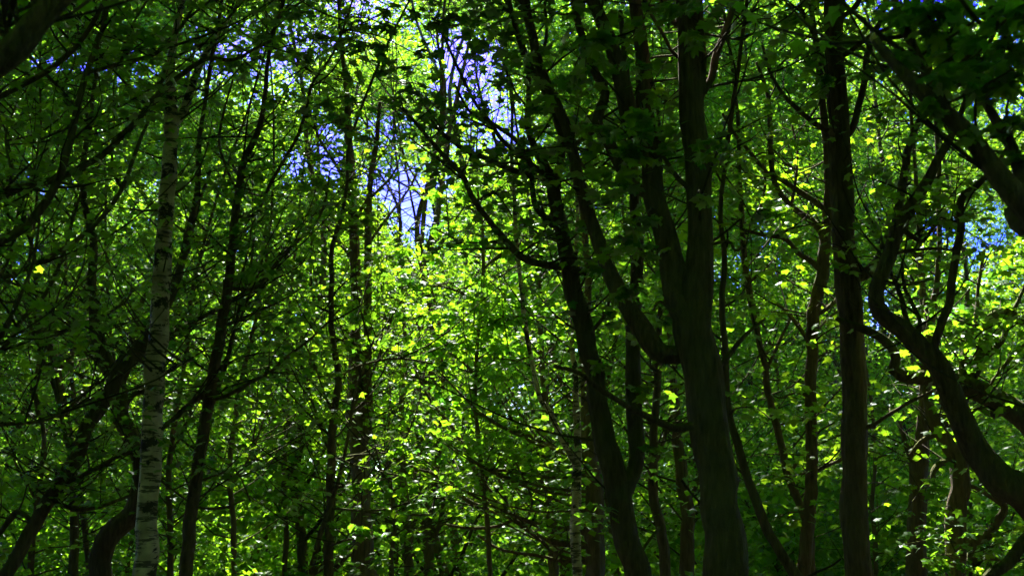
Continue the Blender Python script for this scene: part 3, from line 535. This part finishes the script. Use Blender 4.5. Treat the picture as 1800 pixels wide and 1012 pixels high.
# --- tree behind the straight trunk
t = Tree('maple_tree', 'branching dark tree half hidden just left of the straight trunk', 'tree', 16.5,
  [(1412, 1020, 24), (1418, 950, 22), (1424, 880, 21), (1426, 800, 20), (1425, 700, 20), (1426, 606, 20), (1432, 546, 21), (1441, 500, 21), (1449, 440, 20), (1455, 370, 17), (1458, 300, 15), (1450, 220, 13), (1440, 130, 11), (1430, 40, 9)], M_BARK, 16)
for tr, dd in [([(1452, 435, 13), (1435, 396, 12), (1396, 365, 11), (1366, 331, 10), (1356, 290, 9), (1354, 230, 8), (1350, 170, 7), (1330, 110, 5)], .5), ([(1456, 372, 10), (1425, 350, 10), (1380, 320, 8), (1345, 300, 7), (1320, 270, 6), (1295, 240, 5), (1270, 200, 4)], -.7), ([(1440, 480, 11), (1428, 460, 10), (1405, 446, 9), (1380, 420, 8), (1350, 414, 7), (1310, 405, 5)], -.5), ([(1428, 610, 8), (1405, 575, 7), (1380, 545, 6), (1360, 530, 4)], .5),
  ([(1434, 560, 8), (1462, 535, 8), (1475, 520, 7)], .2), ([(1425, 830, 8), (1450, 820, 7), (1480, 806, 6)], .4), ([(1430, 590, 6), (1460, 555, 5), (1475, 545, 4)], .5), ([(1425, 700, 5), (1400, 690, 4), (1370, 700, 3)], -.5), ([(1394, 363, 6), (1398, 320, 5), (1402, 270, 4), (1392, 220, 3)], .3)]: t.branch(tr, dd)
t.twigs(50, 24, (0.5, 1.3), 0.11, 2.0); trees.append(t)
# --- leaning mossy tree with the kinked limb
t = Tree('maple_tree', 'mossy trunk leaning in from the right edge, ending in a kinked limb', 'tree', 13.8,
  [(2040, 1200, 70), (2000, 1060, 66), (1950, 920, 62), (1890, 815, 56), (1840, 768, 50), (1800, 738, 44), (1770, 716, 40), (1730, 691, 36), (1690, 674, 32), (1650, 663, 26), (1612, 662, 22), (1585, 659, 21), (1570, 650, 20), (1574, 632, 18), (1566, 610, 17), (1548, 594, 16), (1520, 580, 15), (1498, 572, 12), (1470, 560, 7)], M_MOSS, 17, grow_top=False)
for tr, dd in [([(1708, 680, 22), (1720, 640, 20), (1732, 590, 17), (1742, 560, 16), (1770, 548, 15), (1800, 566, 14), (1840, 560, 10)], .4), ([(1722, 640, 12), (1750, 610, 11), (1765, 590, 10), (1772, 560, 9), (1790, 530, 7), (1810, 480, 5)], .3), ([(1690, 672, 11), (1692, 630, 10), (1705, 590, 9), (1715, 560, 8), (1720, 500, 6), (1730, 440, 5)], .6), ([(1735, 690, 7), (1760, 650, 6), (1790, 615, 6), (1820, 590, 4)], .5), ([(1780, 720, 16), (1745, 726, 12), (1720, 715, 8)], -.5)]: t.branch(tr, dd)
t.sprays([(1760, 470, 40, 16, 18, 1), (1720, 500, 36, 14, 14, 1), (1780, 430, 26, 16, 12, 1), (1690, 540, 36, 14, 12, 1), (1760, 530, 36, 12, 12, .6), (1770, 500, 36, 12, 12, .6), (1600, 540, 26, 12, 6, .8)], 0.125)
t.twigs(30, 22, (0.4, 1.1), 0.1, 2.8, stems=t.stems[1:]); t.root['bare'] = 1; trees.append(t)
# --- winding trunk
t = Tree('maple_tree', 'thick winding trunk snaking up from the right edge towards the straight trunk', 'tree', 13.0,
  [(2000, 1240, 64), (1965, 1080, 62), (1910, 980, 60), (1850, 918, 58), (1800, 880, 56), (1768, 852, 54), (1742, 822, 50), (1718, 785, 46), (1696, 748, 44), (1676, 714, 42), (1656, 674, 40), (1638, 634, 37), (1616, 602, 34), (1584, 574, 31), (1556, 558, 28), (1541, 536, 26), (1539, 506, 25), (1550, 478, 25), (1564, 448, 25), (1574, 412, 24), (1586, 384, 24), (1612, 350, 21), (1632, 318, 18), (1645, 285, 15), (1668, 246, 12), (1690, 200, 9)], M_BARK, 18, top_h=11)
for tr, dd in [([(1640, 640, 13), (1644, 606, 14), (1655, 566, 14), (1668, 536, 14), (1674, 500, 14), (1681, 445, 14), (1690, 400, 14), (1690, 352, 14), (1718, 326, 12), (1746, 298, 9), (1770, 260, 6)], -.3), ([(1580, 395, 10), (1604, 416, 10), (1622, 424, 7), (1640, 400, 6), (1660, 385, 4)], .3), ([(1565, 450, 6), (1600, 440, 6), (1640, 437, 5), (1680, 440, 3)], -.2), ([(1600, 590, 9), (1590, 545, 9), (1575, 500, 8), (1560, 470, 6)], .8), ([(1620, 600, 7), (1615, 560, 7), (1590, 505, 7), (1585, 460, 5)], .9), ([(1545, 490, 5), (1590, 500, 5), (1640, 490, 3)], -.4)]: t.branch(tr, dd)
t.twigs(40, 20, (0.4, 1.1), 0.10, 4.3); trees.append(t)
# --- trunk below the winding one
t = Tree('maple_tree', 'short grey-brown trunk below the winding trunk with a mossy side limb curling right', 'tree', 16.8,
  [(1678, 1020, 33), (1680, 931, 33), (1686, 860, 31), (1684, 805, 28), (1664, 778, 24), (1643, 745, 21), (1632, 706, 18), (1627, 660, 16), (1632, 600, 14), (1640, 540, 12), (1650, 470, 9)], M_BARK, 19)
for tr, dd in [([(1686, 962, 18), (1712, 950, 17), (1736, 938, 16), (1756, 912, 15), (1766, 890, 12), (1750, 870, 8), (1735, 850, 6)], -.5), ([(1680, 820, 13), (1655, 812, 12), (1640, 830, 10), (1642, 850, 7)], -.3), ([(1690, 970, 7), (1730, 980, 6), (1770, 985, 5)], -.4), ([(1650, 760, 8), (1620, 775, 8), (1600, 800, 6)], .3), ([(1688, 850, 8), (1720, 860, 7), (1762, 888, 6)], .3)]: t.branch(tr, dd, M_MOSS)
t.sprays([(1640, 850, 24, 12, 10), (1655, 895, 20, 10, 8), (1610, 870, 30, 16, 12), (1590, 900, 30, 14, 10), (1640, 930, 26, 12, 10), (1700, 985, 26, 12, 12), (1630, 980, 30, 14, 10), (1770, 950, 26, 14, 10), (1730, 970, 30, 14, 10)], 0.12, -.8)
t.twigs(60, 22, (0.4, 1.2), 0.11, 1.2); trees.append(t)
t = Tree('maple_tree', 'mossy stem leaning out of the bottom right corner', 'tree', 12.4,
  [(1705, 1060, 20), (1742, 1012, 20), (1776, 984, 19), (1802, 950, 19), (1840, 890, 18), (1880, 800, 16), (1900, 700, 14)], M_MOSS, 20); t.twigs(10, 14, zmin=2.5, size=0.11); trees.append(t)
# --- near blurred branch upper right
t = Tree('maple_tree', 'close dark branch slanting through the upper right corner with a pale broken end', 'tree', 6.3,
  [(2050, 1300, 150), (2040, 1000, 130), (2010, 760, 110), (1950, 560, 84), (1880, 450, 62), (1830, 390, 52), (1800, 360, 46), (1775, 332, 40), (1750, 300, 36), (1720, 262, 32), (1690, 224, 30), (1650, 188, 27), (1610, 152, 24), (1570, 112, 20), (1537, 72, 16)], M_BARK, 21, grow_top=False)
q = t.stems[0][-1]; pth = np.array([np.append(q[:3]-(t.stems[0][-1][:3]-t.stems[0][-3][:3])*0.1, q[3]*0.95), np.append(P(1535, 66, 6.3), q[3]*0.8), np.append(P(1536, 58, 6.3), q[3]*0.3)])
b_ = Bag(); V, T = tube(smooth_path(pth, 0.02), 7, 0.12); b_.add(V, T, 0, True); bo = b_.build('broken_end', [M_WOOD], t.root, t.base); bo['label'] = 'pale splintered broken end of the branch'
for tr, dd in [([(1672, 205, 22), (1658, 180, 19), (1638, 145, 18), (1614, 100, 17), (1590, 50, 16), (1572, 0, 14), (1560, -40, 12)], .3), ([(1800, 355, 26), (1790, 296, 22), (1775, 250, 19), (1752, 212, 17), (1732, 176, 15), (1710, 120, 12), (1690, 60, 10), (1680, 0, 8)], .5), ([(1820, 385, 26), (1795, 400, 30), (1775, 370, 20)], .2), ([(1735, 178, 8), (1770, 130, 7), (1800, 60, 6), (1830, 0, 5)], -.3), ([(1640, 150, 8), (1690, 110, 7), (1740, 60, 6), (1790, 20, 5)], -.4), ([(1590, 60, 7), (1630, 20, 6), (1660, -30, 5)], -.3)]: t.branch(tr, dd)
t.sprays([(1640, 40, 50, 30, 20), (1700, 90, 50, 34, 24), (1760, 60, 44, 40, 22), (1680, 130, 50, 26, 20), (1780, 130, 34, 40, 18), (1740, 150, 46, 30, 18), (1610, 90, 40, 24, 12), (1720, 30, 50, 24, 18), (1790, 20, 40, 30, 18), (1640, 190, 40, 20, 8), (1790, 210, 30, 24, 12), (1590, 20, 40, 20, 12), (1670, 60, 40, 24, 16), (1700, 240, 30, 14, 5), (1790, 270, 24, 20, 6), (1770, 90, 40, 40, 16), (1660, 10, 50, 16, 14), (1730, 110, 40, 30, 16)], 0.115, -.1)
trees.append(t)

# --- named background trunks: (label, depth, trace, side limbs)
BACK = [
 ('dark trunk with low limbs arching left, just right of the thin forked birch', 19, [(1047, 1020, 34), (1046, 906, 32), (1040, 826, 28), (1033, 766, 24), (1030, 690, 20), (1028, 600, 16), (1035, 500, 12)],
   [[(1045, 965, 12), (1010, 957, 11), (965, 950, 11), (935, 936, 10), (900, 908, 10), (865, 866, 9), (840, 836, 8), (820, 791, 7), (795, 751, 7), (755, 701, 5), (730, 650, 4)], [(935, 936, 9), (900, 911, 9), (850, 891, 8), (810, 871, 8), (770, 836, 7), (715, 816, 5), (690, 800, 3)], [(905, 912, 6), (870, 925, 6), (820, 927, 5), (780, 920, 4)], [(1042, 850, 8), (1000, 838, 8), (960, 838, 7), (900, 828, 6), (850, 820, 5), (800, 790, 4)], [(1040, 830, 7), (985, 795, 7), (930, 765, 6), (880, 750, 5), (830, 720, 4)], [(900, 905, 5), (880, 850, 5), (860, 800, 4), (850, 760, 3)], [(1044, 985, 7), (990, 985, 6), (940, 975, 6), (880, 965, 5), (840, 940, 4)], [(920, 926, 4), (935, 880, 4), (915, 830, 3), (890, 780, 3)]]),
 ('dark trunk standing left of the thin forked birch', 22, [(972, 1020, 18), (971, 930, 17), (966, 856, 16), (964, 780, 14), (958, 700, 12), (950, 600, 10), (948, 480, 7)], [[(968, 880, 7), (945, 830, 6), (930, 790, 4)]]),
 ('dark upright trunk just left of the foot of the broadest trunk', 18, [(1206, 1020, 24), (1208, 906, 22), (1200, 850, 20), (1192, 780, 17), (1186, 700, 14), (1180, 620, 11)], [[(1204, 880, 8), (1225, 850, 7), (1240, 800, 4)]]),
 ('grey-brown trunk between the low-forked trunk and the broadest trunk', 16.5, [(1172, 1020, 18), (1162, 931, 17), (1150, 866, 16), (1147, 806, 15), (1152, 730, 14), (1157, 640, 13), (1160, 560, 10), (1170, 470, 8)], [[(1148, 820, 8), (1165, 780, 7), (1180, 730, 5)]]),
 ('left one of two short dark trunks at bottom centre', 24, [(720, 1020, 18), (717, 960, 17), (714, 900, 15), (708, 830, 12), (704, 740, 9), (712, 640, 7)], [[(716, 940, 5), (740, 900, 4), (760, 860, 3)]]),
 ('right one of two short dark trunks at bottom centre', 24.5, [(756, 1020, 19), (753, 960, 18), (750, 920, 17), (762, 860, 13), (772, 780, 10), (778, 690, 7)], [[(754, 960, 9), (772, 920, 8), (784, 860, 6), (800, 800, 4)]]),
 ('thin curved dark stem between the twin-stemmed trunk and bottom-centre trunks', 23, [(690, 1020, 9), (688, 980, 8), (694, 930, 8), (690, 880, 7), (680, 800, 6), (686, 700, 4)], []),
 ('dark trunk low at left between the corner leaner and the crooked trunk', 19, [(130, 1020, 16), (132, 930, 15), (128, 850, 14), (122, 770, 13), (108, 700, 13), (98, 640, 14), (80, 590, 11), (65, 530, 9), (60, 450, 6)], [[(128, 860, 8), (140, 810, 8), (150, 740, 6), (148, 660, 5)], [(100, 650, 6), (130, 620, 5), (128, 560, 4)]]),
 ('thin dark stem at bottom left, close left of the crooked trunk', 20, [(158, 1020, 10), (150, 930, 10), (138, 850, 9), (140, 770, 8), (128, 690, 7), (125, 600, 6)], []),
 ('dark stem at the left edge behind the corner leaner', 18, [(52, 1020, 10), (58, 950, 10), (68, 860, 9), (78, 770, 8), (62, 690, 8), (70, 600, 6), (50, 500, 5)], [[(64, 880, 5), (30, 820, 4), (10, 760, 3)]]),
 ('dark leafy trunk seen between the straight trunk and the short grey-brown trunk', 21, [(1610, 1020, 34), (1612, 930, 32), (1616, 850, 30), (1622, 770, 26), (1626, 700, 20), (1630, 600, 14), (1620, 500, 10)], [[(1616, 830, 12), (1596, 790, 10), (1580, 740, 7)]]),
 ('thin pale-sided stem immediately right of the straight trunk, low down', 24, [(1541, 1020, 8), (1538, 950, 8), (1534, 880, 7), (1538, 800, 6), (1530, 700, 5)], []),
 ('slender dark stem between the slender maple and the twin-stemmed trunk', 20, [(412, 1020, 10), (410, 920, 10), (404, 830, 9), (412, 740, 9), (430, 640, 8), (455, 540, 6), (470, 440, 5)], [[(408, 860, 5), (440, 800, 4), (470, 720, 3)]]),
 ('dark stem close left of the slender maple, right of the white birch', 18.5, [(300, 1020, 11), (298, 930, 10), (296, 840, 10), (305, 760, 9), (318, 680, 8), (330, 600, 7), (340, 500, 6), (366, 400, 5)], [[(300, 800, 5), (330, 740, 4), (345, 680, 3)]]),
 ('upright dark stem left of the slim stem with bright sprays', 25, [(500, 1020, 9), (503, 920, 9), (498, 820, 8), (508, 720, 7), (505, 600, 6), (515, 480, 5)], [[(500, 860, 5), (525, 800, 4), (540, 730, 3)]]),
]
for k, (lab, d, tr, limbs) in enumerate(BACK):
    t = Tree('maple_tree', lab, 'tree', d, tr, M_BARK, 40+k, top_h=11, group='background trunks')
    for l in limbs: t.branch(l)
    if k == 0:
        for m in range(14):
            y0 = 800+m*15; x1 = 1040-t.rg.uniform(150, 330); rise = t.rg.uniform(60, 190); w0 = t.rg.uniform(4, 7)
            t.branch([(1043, y0, w0), (1043-(1043-x1)*.35, y0-rise*.15+t.rg.normal(0, 8), w0*.85), (1043-(1043-x1)*.7, y0-rise*.5+t.rg.normal(0, 8), w0*.6), (x1, y0-rise, w0*.4)])
    t.twigs(46, 24, (0.5, 1.5), 0.115, 1.0, tmpl=L_LOW); trees.append(t)
for t in trees:
    back = t.root.get('group') == 'background trunks'
    if t.crown.n and not t.root.get('bare'): t.branchlets(52 if t.base[0] < 0.8 else 18, (1.2, 3.4) if back else (0.9, 2.4))
    t.stubs(3)
    t.finish()

# ------------------------------------------------------------------ background trees farther back
MARKS = [(-150, 'left edge'), (262, 'white birch'), (345, 'slender maple'), (638, 'twin-stemmed trunk'), (1012, 'thin forked birch'), (1110, 'low-forked trunk'), (1270, 'broadest trunk'), (1503, 'straight trunk'), (1682, 'short grey-brown trunk'), (1950, 'right edge')]
ORD = ['first', 'second', 'third', 'fourth', 'fifth', 'sixth', 'seventh', 'eighth', 'ninth']
spots = []
for k in range(34):
    px = -60+k*1920/33+rng.uniform(-22, 22); spots.append([px, [27, 33, 40, 30, 37][k % 5]+rng.uniform(-2, 2)])
spots.sort(); count = {}
for px, d in spots:
    m = max(i for i, (x, _) in enumerate(MARKS) if x <= px or i == 0); count[m] = count.get(m, 0)+1
    lab = f'{ORD[count[m]-1]} slender shadowed tree far back, from the {MARKS[m][1]} towards the {MARKS[m+1][1]}'
    rg = np.random.default_rng(int(px*7+d*31) % 100000)
    b = P(px, 1012, d); x0, y0 = b[0], d; z0 = float(ground_z(x0, y0)); H = rg.uniform(13, 18)*min(1.15, d/30)
    r0 = rg.uniform(0.045, 0.12); lean = rg.normal(0, 0.13, 2); bend = rg.normal(0, 0.6, 2); n = 9
    tp = [[x0, y0, z0-0.1, r0*1.4]]
    for q in range(1, n+1):
        f = q/n; tp.append([x0+lean[0]*H*f**1.3+bend[0]*math.sin(f*4)+rg.normal(0, 0.16), y0+lean[1]*H*f+bend[1]*math.sin(f*4)+rg.normal(0, 0.16), z0+H*f, r0*(1-0.85*f)])
    root = empty('slender_tree', (x0, y0, z0), lab, 'tree', 'slender trees deep in the wood')
    bag = Bag(); path = smooth_path(tp, 0.4); V, T = tube(path, 8, 0.06); bag.add(V, T, 0, True)
    crown = Bag(); pos = []
    for lb in range(26):
        q = path[rg.integers(int(len(path)*0.06), len(path)-2)]; a = rg.uniform(0, 2*np.pi)
        lp = twig_path(q[:3], [math.cos(a), math.sin(a), rg.uniform(0.5, 1.6)], rg.uniform(1.5, 3.8), max(0.012, q[3]*0.45), rg, up=0.5, n=6, wig=0.14)
        V, T = tube(smooth_path(lp, 0.5), 5, 0, False); crown.add(V, T, 0, True)
        for tw in range(9):
            s_ = lp[rg.integers(1, len(lp))]; a2 = a+rg.normal(0, 1.1)
            tpth = twig_path(s_[:3], [math.cos(a2), math.sin(a2), rg.uniform(-0.1, 0.6)], rg.uniform(0.5, 1.5), 0.007, rg, up=-0.1, n=3)
            if keep_mask(tpth[:, :3], True, False, rg, 4).mean() > 0.7: V, T = tube(tpth, 3, 0, False); crown.add(V, T, 0, True)
            m_ = 54; t_ = rg.uniform(0.1, 1.05, m_)*(len(tpth)-1); i0 = np.clip(t_.astype(int), 0, len(tpth)-2); f = (t_-i0)[:, None]
            pos.append(tpth[i0, :3]*(1-f)+tpth[i0+1, :3]*f+rg.normal(0, 1, (m_, 3))*np.array([0.28, 0.28, 0.10]))
    pos = np.vstack(pos); pos = pos[keep_mask(pos, True, True, rg)]
    V, T = leaves_geo(pos, 0.098*rg.uniform(0.6, 1.3, len(pos)), L_LOW if d < 31 else L_FAR, 0.6, rg); crown.add(V, T, 1, False)
    bag.build('trunk', [M_BARK], root, (x0, y0, z0)); crown.build('crown', [M_TWIG, M_LEAF], root, (x0, y0, z0))

# ------------------------------------------------------------------ the wood beyond, and the leaf canopy overhead and around
def gn_cloud(name, centres, clump_n, sh, sv, size, tmpl, label, trunks=None, seed=3, tilt=0.42):
    """one object: a leaf clump instanced on its own loose points by geometry nodes"""
    rg = np.random.default_rng(seed)
    cl = rg.normal(0, 1, (clump_n, 3))*np.array([sh, sh, sv])
    V, T = leaves_geo(cl, size*rg.uniform(0.65, 1.3, clump_n), tmpl, tilt, rg)
    nv = len(V); midx = np.ones(len(T)); tag = np.zeros(nv, np.int32)
    if trunks is not None and trunks.n:
        tv = np.concatenate(trunks.v); tt = np.concatenate(trunks.t)+nv; V = np.vstack([V, tv]); T = np.vstack([T, tt]); midx = np.concatenate([midx, np.zeros(len(tt))]); tag = np.concatenate([tag, np.full(len(tv), 2, np.int32)])
    V = np.vstack([V, centres]); tag = np.concatenate([tag, np.full(len(centres), 1, np.int32)])
    me = make_mesh(name, V, T, [M_TWIG, M_LEAF], midx)
    at = me.attributes.new('role', 'INT', 'POINT'); at.data.foreach_set('value', tag)
    o = bpy.data.objects.new(name, me); C.objects.link(o)
    ng = bpy.data.node_groups.new(name, 'GeometryNodeTree')
    ng.interface.new_socket('Geometry', in_out='INPUT', socket_type='NodeSocketGeometry'); ng.interface.new_socket('Geometry', in_out='OUTPUT', socket_type='NodeSocketGeometry')
    N_ = ng.nodes.new; K = ng.links.new
    gi = N_('NodeGroupInput'); go = N_('NodeGroupOutput')
    na = N_('GeometryNodeInputNamedAttribute'); na.data_type = 'INT'; na.inputs['Name'].default_value = 'role'
    def sep(val):
        c = N_('FunctionNodeCompare'); c.data_type = 'INT'; c.operation = 'EQUAL'
        ins = [q for q in c.inputs if q.type == 'INT']; K(na.outputs[0], ins[0]); ins[1].default_value = val
        sg = N_('GeometryNodeSeparateGeometry'); sg.domain = 'POINT'; K(gi.outputs[0], sg.inputs[0]); K(c.outputs[0], sg.inputs[1]); return sg.outputs[0]
    mp = N_('GeometryNodeMeshToPoints'); K(sep(1), mp.inputs[0])
    iop = N_('GeometryNodeInstanceOnPoints'); K(mp.outputs[0], iop.inputs['Points']); K(sep(0), iop.inputs['Instance'])
    rv = N_('FunctionNodeRandomValue'); rv.data_type = 'FLOAT_VECTOR'; rv.inputs[0].default_value = (-0.25, -0.25, 0); rv.inputs[1].default_value = (0.25, 0.25, 6.28); K(rv.outputs[0], iop.inputs['Rotation'])
    rs = N_('FunctionNodeRandomValue'); rs.data_type = 'FLOAT'; rs.inputs[2].default_value = 0.75; rs.inputs[3].default_value = 1.2; K(rs.outputs[1], iop.inputs['Scale'])
    jg = N_('GeometryNodeJoinGeometry'); K(iop.outputs[0], jg.inputs[0]); K(sep(2), jg.inputs[0]); K(jg.outputs[0], go.inputs[0])
    md = o.modifiers.new('foliage', 'NODES'); md.node_group = ng
    o['kind'] = 'stuff'; o['label'] = label; o['category'] = 'woodland'; return o
def cull(c, gaps=True, shafts=True): return c[keep_mask(c, gaps, shafts, grow=26)]
cr = []
for k in range(265):                           # crowns of distant trees
    y0 = rng.uniform(43, 100); x0 = rng.uniform(-1, 1)*(0.42*y0+4); h = rng.uniform(1.5, min(y0*0.46, 29)); rad = rng.uniform(1.8, 4.2); m = int(rad**2*11)
    d = rng.normal(0, 1, (m, 3)); d /= np.linalg.norm(d, axis=1)[:, None]; d *= (rng.random(m)**0.45*rad)[:, None]; d[:, 2] *= 0.75; cr.append(d+[x0, y0, max(h, 1.2)])
for px_, py_ in ((1310, 600), (1335, 640), (1370, 660), (1290, 680), (1150, 640), (1330, 700)):
    d = rng.normal(0, 1, (90, 3)); d /= np.linalg.norm(d, axis=1)[:, None]; cr.append(d*(rng.random(90)**0.45*2.4)[:, None]+P(px_, py_, rng.uniform(46, 60)))
c1 = np.vstack(cr); c1 = c1[c1[:, 2] > 0.3]
N = 7500; yy = rng.uniform(62, 110, N); xx = rng.uniform(-1, 1, N)*(0.42*yy+6); c1 = np.vstack([c1, np.column_stack([xx, yy, rng.uniform(0.3, 30, N)])])
N = 2600                                       # understorey
yy = rng.uniform(24, 75, N); xx = rng.uniform(-1, 1, N)*(0.42*yy+6); zz = rng.uniform(0.2, 3.2, N)
c2 = np.column_stack([xx, yy, zz]); fw = Bag()
for k in range(46):
    y0 = rng.uniform(42, 62); x0 = rng.uniform(-1, 1)*0.4*y0; n = 8; H = rng.uniform(14, 24)
    pth = smooth_path([[x0+rng.normal(0, .1)*q, y0, -0.2+H*q/n, rng.uniform(0.10, 0.2)*(1-0.8*q/n)] for q in range(n+1)], 0.8); V, T = tube(pth, 6, 0.05); fw.add(V, T, 0, True)
    for l in range(9):
        q = pth[rng.integers(3, len(pth)-1)]; a = rng.uniform(0, 6.28); V, T = tube(twig_path(q[:3], [math.cos(a), math.sin(a), 1.1], rng.uniform(2, 5), q[3]*0.5, rng), 4, 0, False); fw.add(V, T, 0, True)
gn_cloud('far_wood', np.vstack([cull(c1, True, False), c2]), 70, 0.7, 0.13, 0.17, L_FAR, 'distant wood of small bright leaves and faint trunks behind all the trees', fw, tilt=0.9)

def sprays_cloud(centres, per, sh, sv, size, tilt=0.42):
    pos = (centres[:, None, :]+rng.normal(0, 1, (len(centres), per, 3))*np.array([sh, sh, sv])).reshape(-1, 3)
    pos = pos[keep_mask(pos)]
    return leaves_geo(pos, size*rng.uniform(0.65, 1.3, len(pos)), L_FAR, tilt)
cn = Bag(); N = CANOPY_N                       # unseen leaf canopy above the frame, its density shaped to steer sun and shade
xx = rng.uniform(-17, 17, N); yy = rng.uniform(8, 46, N); zz = np.maximum(1.6+yy*0.45+0.6, 7.5)+rng.uniform(0, 6.0, N)
yg = yy-(zz-5)/math.tan(SUN_EL)             # where its shade falls: thick over the near trees, open farther off
yl = yy-(zz-2.5)/math.tan(SUN_EL); low = np.where((yl > 17) & (yl < 25) & (xx < 4), 0.3, 0.0)  # extra canopy leaves kept to darken the low foliage
ok = rng.random(N) < np.where(yg < 14.5, 1.0, np.clip(1.0-(yg-14.5)/4, np.maximum(low, np.where((xx > -7) & (xx < 13), 0.1, 0.3)), 1))
V, T = sprays_cloud(np.column_stack([xx, yy, zz])[ok], 26, 0.6, 0.2, 0.24); cn.add(V, T, 1, False)
o = cn.build('canopy', [M_TWIG, M_LEAF]); o['kind'] = 'stuff'; o['label'] = 'unseen leaf canopy of the wood overhead, thickened and thinned to shape sun and shade'; o['category'] = 'woodland'
N = 22000                                      # the wood overhead, beside and behind the viewpoint
xx = rng.uniform(-45, 45, N); yy = rng.uniform(-45, 46, N); zz = rng.uniform(8.5, 16, N); ok = ~((np.abs(xx) < 17) & (yy > 8)) & ~((yy > 0) & (np.abs(xx) < 0.42*yy+2) & (zz < 1.6+0.47*yy+1))
c1 = np.column_stack([xx, yy, zz])[ok]
N = 7000
a = rng.uniform(0.62, 2*np.pi-0.62, N); r = rng.uniform(13, 34, N)
c2 = np.column_stack([np.sin(a)*r, np.cos(a)*r, rng.uniform(0.4, 11, N)])
gn_cloud('surrounding_wood', np.vstack([c1, c2]), 60, 0.8, 0.28, 0.26, L_FAR, 'leafy wood beside and behind the viewpoint', None, 5)
print('TRIS', sum(len(m.polygons) for m in bpy.data.meshes), 'OBJ', len(bpy.data.objects))
open('/tmp/tris.txt', 'w').write(str(sum(len(m.polygons) for m in bpy.data.meshes))) if False else None
